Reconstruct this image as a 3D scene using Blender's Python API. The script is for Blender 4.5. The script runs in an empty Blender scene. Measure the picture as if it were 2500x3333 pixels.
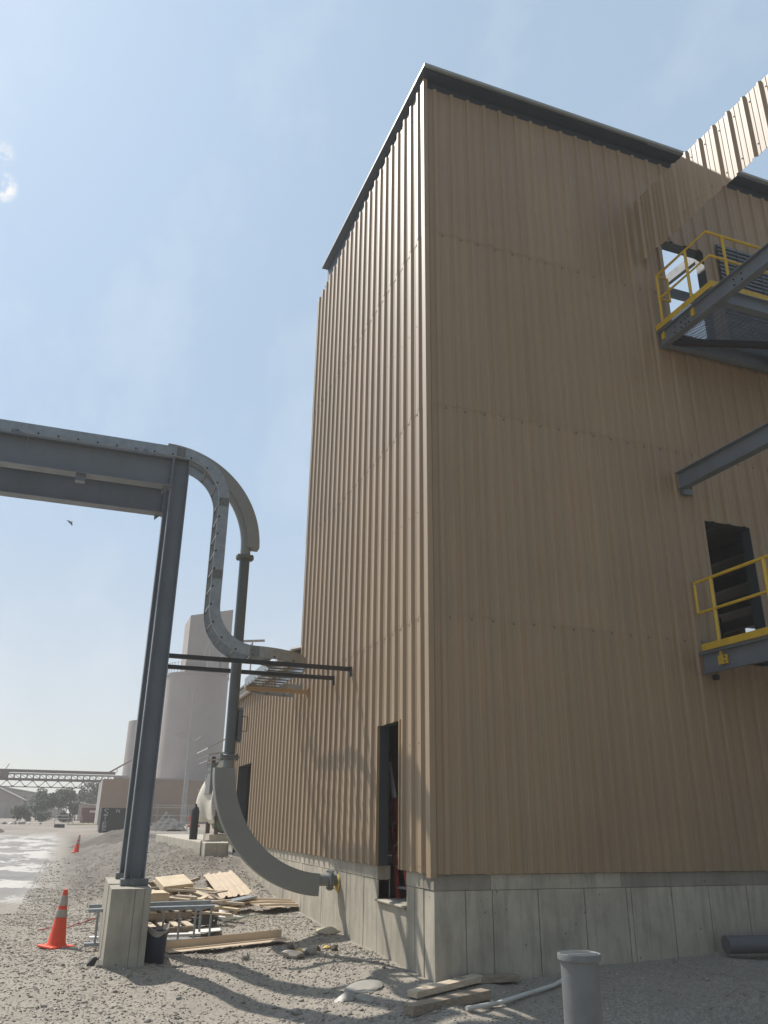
import bpy, bmesh, math, random
import numpy as np
from mathutils import Vector, Matrix
R = math.radians
random.seed(7)
rng = np.random.default_rng(11)
sc = bpy.context.scene
COL = sc.collection
DATA = bpy.data

# ------------------------------------------------------------------ helpers
class MB:
    """collects shapes and links them as ONE mesh object"""
    def __init__(s):
        s.v = []; s.f = []; s.m = []
    def add(s, vs, fs, m=0):
        b = len(s.v); s.v += [tuple(p) for p in vs]
        for f in fs:
            s.f.append(tuple(i + b for i in f)); s.m.append(m)
    def box(s, x0, y0, z0, x1, y1, z1, m=0):
        s.add([(x0,y0,z0),(x1,y0,z0),(x1,y1,z0),(x0,y1,z0),(x0,y0,z1),(x1,y0,z1),(x1,y1,z1),(x0,y1,z1)],
              [(0,3,2,1),(4,5,6,7),(0,1,5,4),(1,2,6,5),(2,3,7,6),(3,0,4,7)], m)
    def obox(s, c, ax, ay, az, m=0):
        c = Vector(c); ax = Vector(ax); ay = Vector(ay); az = Vector(az)
        q = [c + ax*i + ay*j + az*k for k in (-1,1) for i, j in ((-1,-1),(1,-1),(1,1),(-1,1))]
        s.add(q, [(0,3,2,1),(4,5,6,7),(0,1,5,4),(1,2,6,5),(2,3,7,6),(3,0,4,7)], m)
    def bar(s, p0, p1, w, h, up=(0,0,1), m=0):
        p0 = Vector(p0); p1 = Vector(p1); d = (p1-p0); L = d.length; d = d/L
        u = Vector(up); u = (u - d*u.dot(d)).normalized(); r = d.cross(u)
        s.obox((p0+p1)/2, d*L/2, r*w/2, u*h/2, m)
    def prism(s, prof, p0, p1, ua, ub, m=0):
        p0 = Vector(p0); p1 = Vector(p1); ua = Vector(ua); ub = Vector(ub); n = len(prof)
        vs = [p0 + ua*a + ub*b for a, b in prof] + [p1 + ua*a + ub*b for a, b in prof]
        fs = [(i, (i+1) % n, n+(i+1) % n, n+i) for i in range(n)] + [tuple(range(n-1,-1,-1)), tuple(range(n, 2*n))]
        s.add(vs, fs, m)
    def sweep(s, prof, frames, m=0, closed=True):
        n = len(prof); vs = []
        for o, ua, ub in frames:
            o = Vector(o); ua = Vector(ua); ub = Vector(ub)
            vs += [o + ua*a + ub*b for a, b in prof]
        fs = []
        for k in range(len(frames)-1):
            for i in range(n if closed else n-1):
                j = (i+1) % n
                fs.append((k*n+i, k*n+j, (k+1)*n+j, (k+1)*n+i))
        if closed:
            fs.append(tuple(range(n-1,-1,-1))); fs.append(tuple(range((len(frames)-1)*n, len(frames)*n)))
        s.add(vs, fs, m)
    def tube(s, pts, r, n=10, m=0):
        pts = [Vector(p) for p in pts]; fr = []; u = None
        for i, p in enumerate(pts):
            d = (pts[min(i+1, len(pts)-1)] - pts[max(i-1, 0)]).normalized()
            if u is None:
                u = Vector((0,0,1)) if abs(d.z) < .9 else Vector((1,0,0))
            u = (u - d*u.dot(d)).normalized(); fr.append((p, u, d.cross(u)))
        rr = r if isinstance(r, (list, tuple)) else [r]*len(pts)
        vs = []
        for (p, a, b), q in zip(fr, rr):
            vs += [p + (a*math.cos(2*math.pi*k/n) + b*math.sin(2*math.pi*k/n))*q for k in range(n)]
        fs = []
        for k in range(len(pts)-1):
            for i in range(n):
                j = (i+1) % n; fs.append((k*n+i, k*n+j, (k+1)*n+j, (k+1)*n+i))
        fs.append(tuple(range(n-1,-1,-1))); fs.append(tuple(range((len(pts)-1)*n, len(pts)*n)))
        s.add(vs, fs, m)
    def lathe(s, prof, c, n=24, m=0, axis=(0,0,1)):
        ax = Vector(axis).normalized(); u = Vector((1,0,0)) if abs(ax.x) < .9 else Vector((0,1,0))
        u = (u - ax*u.dot(ax)).normalized(); w = ax.cross(u); c = Vector(c); vs = []
        for r, z in prof:
            vs += [c + ax*z + (u*math.cos(2*math.pi*k/n) + w*math.sin(2*math.pi*k/n))*r for k in range(n)]
        fs = []
        for k in range(len(prof)-1):
            for i in range(n):
                j = (i+1) % n; fs.append((k*n+i, k*n+j, (k+1)*n+j, (k+1)*n+i))
        fs.append(tuple(range(n-1,-1,-1))); fs.append(tuple(range((len(prof)-1)*n, len(prof)*n)))
        s.add(vs, fs, m)
    def build(s, name, mats, parent=None, loc=None, smooth=None, bevel=None, label=None):
        me = DATA.meshes.new(name)
        off = Vector(loc) if loc is not None else (ORG.get(parent.name, Vector((0,0,0))) if parent else Vector((0,0,0)))
        me.from_pydata([(p[0]-off.x, p[1]-off.y, p[2]-off.z) for p in s.v], [], s.f)
        mats = mats if isinstance(mats, (list, tuple)) else [mats]
        for q in mats: me.materials.append(q)
        me.polygons.foreach_set('material_index', s.m)
        bm = bmesh.new(); bm.from_mesh(me); bmesh.ops.recalc_face_normals(bm, faces=bm.faces); bm.to_mesh(me); bm.free()
        if smooth:
            me.polygons.foreach_set('use_smooth', [True]*len(me.polygons)); me.set_sharp_from_angle(angle=R(smooth))
        o = DATA.objects.new(name, me); COL.objects.link(o)
        if parent:
            o.parent = parent
            ORG[o.name] = off
        else:
            o.location = off; ORG[o.name] = off
        if bevel:
            b = o.modifiers.new('bevel', 'BEVEL'); b.width = bevel; b.segments = 2; b.limit_method = 'ANGLE'; b.angle_limit = R(40)
        if label: o['label'] = label
        return o

ORG = {}
def tag(o, label=None, cat=None, group=None, kind=None):
    if label: o['label'] = label
    if cat: o['category'] = cat
    if group: o['group'] = group
    if kind: o['kind'] = kind
    return o
def thing(name, label, cat, loc=(0,0,0), group=None):
    o = DATA.objects.new(name, None); COL.objects.link(o); o.location = loc; o.empty_display_size = .2
    ORG[o.name] = Vector(loc)
    return tag(o, label, cat, group)
def copy_tree(o, parent=None, loc=None, rotz=None, label=None):
    c = o.copy(); COL.objects.link(c)
    if parent: c.parent = parent
    else:
        if loc is not None: c.location = loc
        if rotz is not None: c.rotation_euler = (0, 0, rotz)
        if label: c['label'] = label
    for ch in list(o.children): copy_tree(ch, c)
    return c
def ib(d, w, tf, tw):      # I profile, a = across flange, b = depth
    return [(-w/2,-d/2),(w/2,-d/2),(w/2,-d/2+tf),(tw/2,-d/2+tf),(tw/2,d/2-tf),(w/2,d/2-tf),(w/2,d/2),(-w/2,d/2),(-w/2,d/2-tf),(-tw/2,d/2-tf),(-tw/2,-d/2+tf),(-w/2,-d/2+tf)]
def chan(d, w, t):         # channel, web at a=0, flanges towards +a
    return [(0,-d/2),(w,-d/2),(w,-d/2+t),(t,-d/2+t),(t,d/2-t),(w,d/2-t),(w,d/2),(0,d/2)]
def ang(w, t):
    return [(0,0),(w,0),(w,t),(t,t),(t,w),(0,w)]

# ------------------------------------------------------------------ materials
def nmat(name):
    m = DATA.materials.new(name); m.use_nodes = True; nt = m.node_tree
    b = nt.nodes['Principled BSDF']
    return m, nt, b
def N(nt, t, **k):
    n = nt.nodes.new(t)
    for a, v in k.items():
        if a.startswith('i_'):
            q = a[2:]; q = int(q) if q.isdigit() else q.replace('_', ' ')
            n.inputs[q].default_value = v
        else: setattr(n, a, v)
    return n
def pos(nt, scale=(1,1,1)):
    g = N(nt, 'ShaderNodeNewGeometry'); mp = N(nt, 'ShaderNodeMapping'); mp.inputs['Scale'].default_value = scale
    nt.links.new(g.outputs['Position'], mp.inputs['Vector']); return mp.outputs['Vector']
def noise(nt, vec, scale, detail=4, rough=.55):
    n = N(nt, 'ShaderNodeTexNoise', i_Scale=scale, i_Detail=detail, i_Roughness=rough)
    nt.links.new(vec, n.inputs['Vector']); return n.outputs['Fac']
def ramp(nt, fac, stops):
    r = N(nt, 'ShaderNodeValToRGB'); e = r.color_ramp.elements
    while len(e) < len(stops): e.new(.5)
    for q, (p, c) in zip(e, stops):
        q.position = p; q.color = (c, c, c, 1) if isinstance(c, (int, float)) else (*c, 1)
    nt.links.new(fac, r.inputs['Fac']); return r.outputs['Color']
def mix(nt, a, b, fac, blend='MIX'):
    n = N(nt, 'ShaderNodeMix', data_type='RGBA', blend_type=blend)
    for s, v in ((n.inputs[6], a), (n.inputs[7], b), (n.inputs[0], fac)):
        if isinstance(v, bpy.types.NodeSocket): nt.links.new(v, s)
        elif isinstance(v, (int, float)): s.default_value = v if s == n.inputs[0] else (v, v, v, 1)
        else: s.default_value = (*v, 1)
    return n.outputs[2]
def bump(nt, b, h, strength=.3, dist=.01):
    n = N(nt, 'ShaderNodeBump', i_Strength=strength, i_Distance=dist)
    nt.links.new(h, n.inputs['Height']); nt.links.new(n.outputs['Normal'], b.inputs['Normal'])
def paint(name, col, rough=.5, metal=0., var=.12, scale=3., bmp=.15, bscale=40., stretch=(1,1,1), spec=None, dirt=None):
    m, nt, b = nmat(name)
    v = pos(nt, stretch)
    n1 = noise(nt, v, scale, 6, .6)
    lo = tuple(c*(1-var) for c in col); hi = tuple(min(1, c*(1+var)) for c in col)
    c = ramp(nt, n1, [(.3, lo), (.7, hi)])
    if dirt:
        n3 = noise(nt, pos(nt, (3,3,.5)), 2.2, 8, .7)
        c = mix(nt, c, dirt, ramp(nt, n3, [(.52, 0.), (.75, .6)]))
    nt.links.new(c, b.inputs['Base Color'])
    rr = ramp(nt, noise(nt, v, scale*2.3, 5), [(.3, max(.05, rough-.08)), (.7, min(1, rough+.1))])
    nt.links.new(rr, b.inputs['Roughness'])
    b.inputs['Metallic'].default_value = metal
    if spec is not None: b.inputs['Specular IOR Level'].default_value = spec
    if bmp: bump(nt, b, noise(nt, v, bscale, 4), bmp, .004)
    return m

def siding_mat():
    m, nt, b = nmat('siding_paint')
    v = pos(nt, (1, 1, .05)); v2 = pos(nt)
    n1 = noise(nt, v, 9, 6, .65); n2 = noise(nt, v2, .7, 5, .6); n3 = noise(nt, v, 34, 3, .6)
    c = ramp(nt, n1, [(.28, (.300, .200, .103)), (.72, (.350, .238, .125))])
    c = mix(nt, c, (.245, .165, .092), ramp(nt, n2, [(.45, 0.), (.75, .45)]))
    # each sheet (three ribs wide, one lap tall) left the coil a little lighter or darker
    sp = N(nt, 'ShaderNodeSeparateXYZ'); nt.links.new(v2, sp.inputs[0])
    def mth(op, a, b_=None):
        q = N(nt, 'ShaderNodeMath', operation=op)
        for k, e in enumerate((a, b_)):
            if e is None: continue
            if isinstance(e, (int, float)): q.inputs[k].default_value = e
            else: nt.links.new(e, q.inputs[k])
        return q.outputs[0]
    cu = mth('FLOOR', mth('DIVIDE', mth('ADD', sp.outputs[0], sp.outputs[1]), .9144)); cv = mth('FLOOR', mth('DIVIDE', sp.outputs[2], 3.02))
    cb = N(nt, 'ShaderNodeCombineXYZ'); nt.links.new(cu, cb.inputs[0]); nt.links.new(cv, cb.inputs[1])
    wn = N(nt, 'ShaderNodeTexWhiteNoise', noise_dimensions='3D'); nt.links.new(cb.outputs[0], wn.inputs['Vector'])
    c = mix(nt, c, ramp(nt, wn.outputs['Value'], [(0., .88), (1., 1.)]), 1., 'MULTIPLY')
    st = noise(nt, pos(nt, (14, 14, .22)), 1.6, 6, .7)
    c = mix(nt, c, (.20, .145, .095), ramp(nt, st, [(.58, 0.), (.74, .45)]))
    nt.links.new(c, b.inputs['Base Color'])
    nt.links.new(ramp(nt, n1, [(.25, .56), (.75, .70)]), b.inputs['Roughness'])
    b.inputs['Specular IOR Level'].default_value = .6
    b.inputs['Coat Weight'].default_value = 1.0; b.inputs['Coat Roughness'].default_value = .54
    n4 = noise(nt, pos(nt, (1.6, 1.6, .5)), 1.5, 3, .5)
    a0 = N(nt, 'ShaderNodeMath', operation='MULTIPLY_ADD'); a0.inputs[1].default_value = 3.5; nt.links.new(n4, a0.inputs[0]); nt.links.new(n1, a0.inputs[2])
    a = N(nt, 'ShaderNodeMath', operation='ADD'); nt.links.new(a0.outputs[0], a.inputs[0]); nt.links.new(n3, a.inputs[1])
    bump(nt, b, a.outputs[0], .07, .014)
    return m
M = {}
M['siding'] = siding_mat()
M['screw'] = paint('screw_head', (.16, .13, .10), .5)
M['trim'] = paint('tan_trim', (.36, .24, .125), .4, var=.05)
M['fascia'] = paint('grey_fascia', (.30, .32, .31), .5, var=.08)
M['steel'] = paint('blue_grey_steel_primer', (.150, .172, .195), .42, var=.10, scale=2, bmp=.1, dirt=(.14, .14, .135))
M['deckin'] = paint('dull_floor_deck', (.20, .195, .185), .7)
M['jamb'] = paint('dark_door_frame', (.055, .064, .072), .5)
M['darksteel'] = paint('dark_steel', (.028, .030, .034), .5, var=.15)
M['eave'] = paint('dark_eave_steel', (.050, .064, .082), .5, var=.12)
M['deck'] = paint('roof_deck_steel', (.10, .125, .155), .5, var=.1)
M['galv'] = paint('galvanised_steel', (.30, .33, .35), .45, metal=.5, var=.14, scale=11, bmp=.12, bscale=25)
M['galvdark'] = paint('galvanised_grating', (.16, .175, .19), .5, metal=.4, var=.2)
M['bolt'] = paint('black_bolt', (.02, .02, .022), .5)
M['pipe'] = paint('grey_pipe_paint', (.235, .245, .235), .5, var=.07, scale=2, bmp=.08)
M['pipedark'] = paint('dark_grey_pipe_paint', (.10, .115, .122), .45, var=.1, scale=2, bmp=.1, dirt=(.17, .165, .15))
M['flange'] = paint('cast_flange', (.16, .17, .165), .55, var=.2, scale=20)
M['yellow'] = paint('safety_yellow', (.62, .40, .035), .45, var=.1, scale=5, dirt=(.33, .22, .05))
M['red'] = paint('red_paint', (.26, .02, .012), .5)
M['orange'] = paint('orange_plastic', (.80, .075, .02), .5, var=.08, dirt=(.5, .10, .05))
M['reflect'] = paint('reflective_collar', (.36, .32, .28), .4, var=.2, scale=9, dirt=(.25, .22, .19))
M['white'] = paint('dusty_white', (.72, .70, .66), .6, var=.1)
M['pvc'] = paint('white_pvc', (.62, .61, .56), .45, var=.1, dirt=(.35, .32, .27))
M['sewer'] = paint('grey_pvc', (.15, .16, .162), .55, var=.18, scale=5, bmp=.3, dirt=(.235, .23, .21))
M['black'] = paint('black_metal', (.012, .013, .016), .5, var=.3)
M['navy'] = paint('navy_plastic', (.014, .02, .045), .5, var=.25, bmp=.3, bscale=12)
M['drain'] = paint('grey_blue_drain', (.12, .12, .128), .4, var=.1)
M['bag'] = paint('dusty_plastic', (.31, .29, .25), .5, var=.15, bmp=.5, bscale=14)
M['tarp'] = paint('cream_tarp', (.62, .57, .47), .7, var=.12, scale=4, bmp=.4, bscale=9)
M['wood'] = paint('pale_lumber', (.54, .445, .33), .65, var=.22, scale=5, bmp=.3, bscale=30, stretch=(1.5, 9, 9))
M['wood2'] = paint('weathered_lumber', (.29, .23, .17), .7, var=.28, scale=5, bmp=.4, bscale=30, stretch=(1.5, 9, 9))
M['ply'] = paint('plywood', (.57, .46, .31), .65, var=.14, scale=4)
M['sheet'] = paint('cream_sheet_back', (.56, .45, .32), .5, var=.06)
M['crumb'] = paint('pale_crumbly_fill', (.42, .38, .27), .95, var=.25, scale=18, bmp=.6)
M['rust'] = paint('rusty_steel', (.13, .075, .045), .8, var=.4, scale=7)
M['green'] = paint('green_machine_paint', (.10, .15, .11), .5, var=.2)
M['silo'] = paint('silo_concrete', (.40, .355, .325), .85, var=.06, scale=.5, bmp=.2, bscale=4, dirt=(.32, .285, .26))
M['silohead'] = paint('silo_headhouse', (.37, .33, .30), .85, var=.06, scale=.5, dirt=(.30, .265, .24))
M['tanwall'] = paint('tan_block_wall', (.34, .235, .165), .85, var=.06, scale=.8)
M['palewall'] = paint('pale_wall', (.42, .40, .37), .85, var=.08, scale=.6)
M['roofmet'] = paint('pale_metal_roof', (.55, .54, .52), .6, var=.08)
M['bridge'] = paint('dusty_bridge_steel', (.22, .17, .16), .7, var=.15)
M['maroon'] = paint('maroon_sheet', (.20, .085, .08), .6, var=.1)
M['galvpale'] = paint('pale_pole', (.38, .36, .345), .6, var=.1)
M['tyre'] = paint('rubber', (.03, .03, .03), .8)
M['spray'] = paint('white_spray_paint', (.55, .55, .53), .8, var=.2, scale=12)
M['rock'] = paint('grey_rock', (.30, .275, .24), .9, var=.25, scale=9, bmp=.6, bscale=30)
M['foam'] = paint('yellow_foam', (.60, .44, .12), .9, var=.3, scale=20)
M['bark'] = paint('bark', (.10, .08, .06), .9)
M['bird'] = paint('bird_feathers', (.03, .028, .026), .8)
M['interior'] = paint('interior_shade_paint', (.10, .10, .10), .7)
M['cord'] = paint('green_cord', (.10, .22, .12), .6)
M['redcord'] = paint('red_cord', (.5, .05, .04), .6)

def concrete_mat(name, base, dark, damp=False):
    m, nt, b = nmat(name)
    v = pos(nt); vs = pos(nt, (4, 4, .45))
    n1 = noise(nt, v, 1.6, 8, .65); n2 = noise(nt, vs, 2.2, 7, .7); n3 = noise(nt, v, 60, 3)
    c = ramp(nt, n1, [(.3, tuple(q*.70 for q in base)), (.7, tuple(q*1.12 for q in base))])
    c = mix(nt, c, dark, ramp(nt, n2, [(.48, 0.), (.70, .6)]))
    vo = N(nt, 'ShaderNodeTexVoronoi', i_Scale=5.5); nt.links.new(v, vo.inputs['Vector'])
    c = mix(nt, c, tuple(q*.35 for q in base), ramp(nt, vo.outputs['Distance'], [(.045, .85), (.085, 0.)]))
    n5 = noise(nt, pos(nt, (9, 9, .7)), 2.0, 8, .75); c = mix(nt, c, tuple(q*.5 for q in base), ramp(nt, n5, [(.62, 0.), (.72, .45)]))
    nt.links.new(c, b.inputs['Base Color']); b.inputs['Roughness'].default_value = .85
    a = N(nt, 'ShaderNodeMath', operation='MULTIPLY_ADD'); a.inputs[1].default_value = .3
    nt.links.new(n3, a.inputs[0]); nt.links.new(n1, a.inputs[2])
    bump(nt, b, a.outputs[0], .35, .012)
    return m
M['conc'] = concrete_mat('cast_concrete', (.47, .425, .34), (.21, .19, .15))
M['conc2'] = concrete_mat('damp_grout_concrete', (.31, .28, .228), (.20, .18, .145))
M['pierc'] = concrete_mat('pier_concrete', (.40, .37, .30), (.22, .205, .17))

def ground_mat():
    m, nt, b = nmat('gravel_ground')
    v = pos(nt)
    vo = N(nt, 'ShaderNodeTexVoronoi', i_Scale=42.); nt.links.new(v, vo.inputs['Vector'])
    vo2 = N(nt, 'ShaderNodeTexVoronoi', i_Scale=9.); nt.links.new(v, vo2.inputs['Vector'])
    n1 = noise(nt, v, .55, 7, .62); n2 = noise(nt, v, 7, 7, .7)
    bw = N(nt, 'ShaderNodeRGBToBW'); nt.links.new(vo.outputs['Color'], bw.inputs[0])
    c = ramp(nt, bw.outputs[0], [(.15, (.205, .18, .147)), (.85, (.35, .315, .262))])
    fine = ramp(nt, n2, [(.3, (.228, .20, .163)), (.7, (.335, .298, .246))])
    c = mix(nt, c, fine, ramp(nt, n1, [(.40, 0.), (.62, .8)]))
    # dried pale slurry that lies in sheets over the damp road, left of the gravel
    sx = N(nt, 'ShaderNodeSeparateXYZ'); nt.links.new(v, sx.inputs[0])
    def rng_(o, a, b_):
        q = N(nt, 'ShaderNodeMapRange', interpolation_type='SMOOTHSTEP'); q.inputs[1].default_value = a; q.inputs[2].default_value = b_
        nt.links.new(o, q.inputs[0]); return q.outputs[0]
    def mul(a, b_):
        q = N(nt, 'ShaderNodeMath', operation='MULTIPLY'); nt.links.new(a, q.inputs[0]); nt.links.new(b_, q.inputs[1]); return q.outputs[0]
    # road edge runs from (-4.4, 8) to (-4.2, 45)
    left = rng_(sx.outputs[0], -4.1, -4.9); far = rng_(sx.outputs[1], 7, 13); end = rng_(sx.outputs[1], 60, 44)
    road = mul(mul(left, far), end)
    damp = ramp(nt, noise(nt, pos(nt, (.5, .35, 1)), 1.1, 6, .6), [(.35, (.165, .16, .155)), (.65, (.265, .252, .235))])
    c = mix(nt, c, damp, mul(road, ramp(nt, n2, [(0., .8), (1., .95)])))
    slur = ramp(nt, noise(nt, pos(nt, (.55, .32, 1)), 1.25, 7, .68), [(.505, 0.), (.520, 1.)])
    c = mix(nt, c, (.50, .468, .43), mul(mul(road, slur), ramp(nt, n2, [(.2, .6), (.5, 1.)])))
    bank = mul(rng_(sx.outputs[0], -4.3, -3.5), mul(rng_(sx.outputs[1], 7, 13), rng_(sx.outputs[1], 58, 40)))
    nb = noise(nt, v, 1.7, 9, .72)
    c = mix(nt, c, ramp(nt, nb, [(.32, (.085, .072, .056)), (.68, (.20, .174, .14))]), bank)
    # dusty far yard
    yard = rng_(sx.outputs[1], 40, 54)
    c = mix(nt, c, ramp(nt, noise(nt, v, .35, 6), [(.3, (.20, .168, .136)), (.7, (.29, .25, .208))]), yard)
    nt.links.new(c, b.inputs['Base Color']); b.inputs['Roughness'].default_value = .92
    a = N(nt, 'ShaderNodeMath', operation='ADD'); nt.links.new(vo.outputs['Distance'], a.inputs[0]); nt.links.new(n2, a.inputs[1])
    bump(nt, b, a.outputs[0], .32, .010)
    return m
M['ground'] = ground_mat()
def pile_mat(name, a, b_):
    m, nt, b = nmat(name); v = pos(nt)
    n1 = noise(nt, v, 1.3, 8, .7); n2 = noise(nt, v, 11, 6, .7)
    c = mix(nt, ramp(nt, n1, [(.3, a), (.7, b_)]), ramp(nt, n2, [(.3, tuple(q*.7 for q in a)), (.7, b_)]), .5)
    nt.links.new(c, b.inputs['Base Color']); b.inputs['Roughness'].default_value = .95
    bump(nt, b, n2, .7, .06); return m
M['dirt'] = pile_mat('brown_dirt', (.075, .061, .047), (.15, .128, .10))
M['fines'] = pile_mat('grey_fines', (.075, .075, .067), (.135, .132, .118))
M['grass'] = pile_mat('dry_grass', (.10, .12, .05), (.20, .21, .10))
def stone_mat():
    m, nt, b = nmat('gravel_stone'); v = pos(nt)
    vo = N(nt, 'ShaderNodeTexVoronoi', i_Scale=14.); nt.links.new(v, vo.inputs['Vector'])
    bw = N(nt, 'ShaderNodeRGBToBW'); nt.links.new(vo.outputs['Color'], bw.inputs[0])
    c = ramp(nt, bw.outputs[0], [(.1, (.18, .158, .128)), (.5, (.30, .27, .226)), (.95, (.46, .42, .36))])
    nt.links.new(c, b.inputs['Base Color']); b.inputs['Roughness'].default_value = .9
    return m
M['stone'] = stone_mat()
def leaf_mat(name, a, b_):
    m, nt, b = nmat(name); v = pos(nt)
    c = ramp(nt, noise(nt, v, 2.2, 5, .7), [(.3, a), (.7, b_)])
    nt.links.new(c, b.inputs['Base Color']); b.inputs['Roughness'].default_value = .7
    return m
M['leaf1'] = leaf_mat('dusty_leaf', (.045, .065, .03), (.12, .15, .07))
M['leaf2'] = leaf_mat('dark_leaf', (.035, .05, .03), (.085, .105, .06))

# ------------------------------------------------------------------ camera, light, sky
CAM = Vector((-3.88966, -8.96108, .57982))
cam = DATA.cameras.new('camera'); co = DATA.objects.new('camera', cam); COL.objects.link(co)
rx = Vector((.93824, -.34580, .01118)); dn = Vector((.13505, .33630, -.93202)); fw = Vector((.31853, .87597, .36223))
mw = Matrix((rx, -dn, -fw)).transposed().to_4x4(); mw.translation = CAM
co.matrix_world = mw
cam.sensor_fit = 'VERTICAL'; cam.sensor_height = 36; cam.sensor_width = 27; cam.lens = 36*2569.35/3333
cam.clip_start = .05; cam.clip_end = 5000
sc.camera = co

AZ, EL = R(31), R(51.4)
sdir = Vector((-math.sin(AZ)*math.cos(EL), math.cos(AZ)*math.cos(EL), math.sin(EL)))
sl = DATA.lights.new('sun', 'SUN'); sl.energy = 5.0; sl.angle = R(.6); sl.color = (1, .945, .87)
so = DATA.objects.new('sun', sl); COL.objects.link(so); so.rotation_euler = sdir.to_track_quat('Z', 'Y').to_euler(); so.location = (-20, 20, 40)

w = DATA.worlds.new('World'); sc.world = w; w.use_nodes = True; nt = w.node_tree
bg = nt.nodes['Background']
sky = N(nt, 'ShaderNodeTexSky', sky_type='NISHITA'); sky.sun_disc = False
sky.sun_elevation = EL; sky.sun_rotation = -AZ; sky.air_density = 1.0; sky.dust_density = .6; sky.ozone_density = 1.2; sky.altitude = 100
tc = N(nt, 'ShaderNodeTexCoord'); mp = N(nt, 'ShaderNodeMapping'); mp.inputs['Scale'].default_value = (2.2, 1.2, 1.6); mp.inputs['Rotation'].default_value = (.3, .5, .2)
nt.links.new(tc.outputs['Generated'], mp.inputs['Vector'])
cl = ramp(nt, noise(nt, mp.outputs['Vector'], 2.6, 8, .62), [(.48, 0.), (.80, .30)])
def vdot(v):
    q = N(nt, 'ShaderNodeVectorMath', operation='DOT_PRODUCT'); q.inputs[1].default_value = v; nt.links.new(tc.outputs['Generated'], q.inputs[0]); return q.outputs['Value']
def mrange(o, a, b_, c=0., d=1.):
    q = N(nt, 'ShaderNodeMapRange', interpolation_type='SMOOTHSTEP'); q.inputs[1].default_value = a; q.inputs[2].default_value = b_; q.inputs[3].default_value = c; q.inputs[4].default_value = d
    nt.links.new(o, q.inputs[0]); return q.outputs[0]
# thin bright veil of high haze: strongest towards the sun, greyer towards the horizon
veil = mix(nt, (6.5, 6.7, 6.75), (4.95, 6.45, 8.05), mrange(vdot((0, 0, 1)), 0., .42))
gain = mrange(vdot(tuple(sdir)), -.15, .62, .30, 1.)
boost = mrange(vdot(tuple(sdir)), .80, 1.0, 1., 1.16)
vm = N(nt, 'ShaderNodeVectorMath', operation='SCALE'); nt.links.new(veil, vm.inputs[0]); nt.links.new(gain, vm.inputs['Scale'])
vm2 = N(nt, 'ShaderNodeVectorMath', operation='SCALE'); nt.links.new(vm.outputs[0], vm2.inputs[0]); nt.links.new(boost, vm2.inputs['Scale'])
skyc = mix(nt, sky.outputs['Color'], vm2.outputs[0], .70)
skyc = mix(nt, skyc, (8.2, 8.7, 9.1), cl)
pn = noise(nt, tc.outputs['Generated'], 55, 6, .65)
for d_, w_ in (((-0.1642, 0.7421, 0.6498), .00016), ((-0.1615, 0.7636, 0.6252), .00014)):
    pm = N(nt, 'ShaderNodeMath', operation='MULTIPLY'); nt.links.new(mrange(vdot(d_), 1-w_, 1.), pm.inputs[0]); nt.links.new(ramp(nt, pn, [(.42, 0.), (.58, 1.)]), pm.inputs[1])
    skyc = mix(nt, skyc, (9.2, 9.2, 9.3), pm.outputs[0])
nt.links.new(skyc, bg.inputs['Color']); bg.inputs['Strength'].default_value = .104
sc.view_settings.view_transform = 'Standard'; sc.view_settings.look = 'None'; sc.view_settings.exposure = .06; sc.view_settings.gamma = 1
sc.cycles.use_denoising = True
try: sc.cycles.denoising_prefilter = 'ACCURATE'
except Exception: pass
sc.cycles.max_bounces = 8; sc.cycles.volume_bounces = 1

# ------------------------------------------------------------------ ground
def lerp_tab(x, tab):
    if x <= tab[0][0]: return tab[0][1]
    for (a, va), (b, vb) in zip(tab, tab[1:]):
        if x <= b:
            t = (x-a)/(b-a); return va + (vb-va)*t
    return tab[-1][1]
def sst(a, b, x):
    t = max(0, min(1, (x-a)/(b-a))); return t*t*(3-2*t)
BASE = [(-30,-1.42),(-6,-1.38),(-1,-1.29),(.3,-1.21),(1.7,-1.07),(3,-1.08),(12,-1.06),(22,-.98),(30,-.90),(40,-.80),(48,-.55),(60,-.12),(75,0),(95,.18),(112,.33),(200,.42),(1500,.45)]
WALL = [(-1.6,-1.2),(0,-1.08),(2.6,-1.03),(4.5,-1.0),(6,-.92),(8,-.82),(9,-.70),(10,-.54),(11,-.42),(13,-.38),(20,-.34),(40,-.5),(60,-.1)]
def gz(x, y):
    b = lerp_tab(y, BASE)
    if y < 62:
        wv = lerp_tab(y, WALL)
        q_ = sst(1.5, 5, y); t = sst(-1.9 - 2.1*q_, -.25 - .65*q_, x)
        if y > -1.6: b = b + (max(wv, b) - b)*t
    if y < 3.5:
        b += .20*sst(.5, 5.0, x)*sst(-6, -.2, y)
    return b
def wob(x, y):
    return (.028*math.sin(x*1.7+y*.9+1)*math.sin(y*1.3-.4*x) + .018*math.sin(3.9*x+1.1*y)*math.sin(3.1*y+2) + .010*math.sin(8.3*x+5.1*y)*math.sin(7.7*y-3*x))
from mathutils import noise as mno
def gzw(x, y):
    k = 1 - .8*sst(12, 30, y)
    rough = 0
    if -4.2 < x < 1 and 4 < y < 62:
        rough = .16*sst(-4.2, -3.2, x)*sst(4, 9, y)*(1-sst(30, 60, y))*mno.fractal(Vector((x*.9, y*.55, 3.)), .7, 2.1, 5)
    elif -7 < x < 4 and -6 < y <= 9:
        rough = 0
    return gz(x, y) + wob(x, y)*k + rough + (.022*mno.fractal(Vector((x*1.9, y*1.9, 8.)), .8, 2., 4) if -8 < x < 6 and -9 < y < 14 else 0)
xs = list(np.concatenate([[-900,-400,-200,-100,-60,-40,-28,-20,-15,-12,-10,-8.5], np.arange(-7.5, 6.01, .09), [6.5,7.5,9,12,16,22,32,50,80,150,400,900]]))
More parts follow.
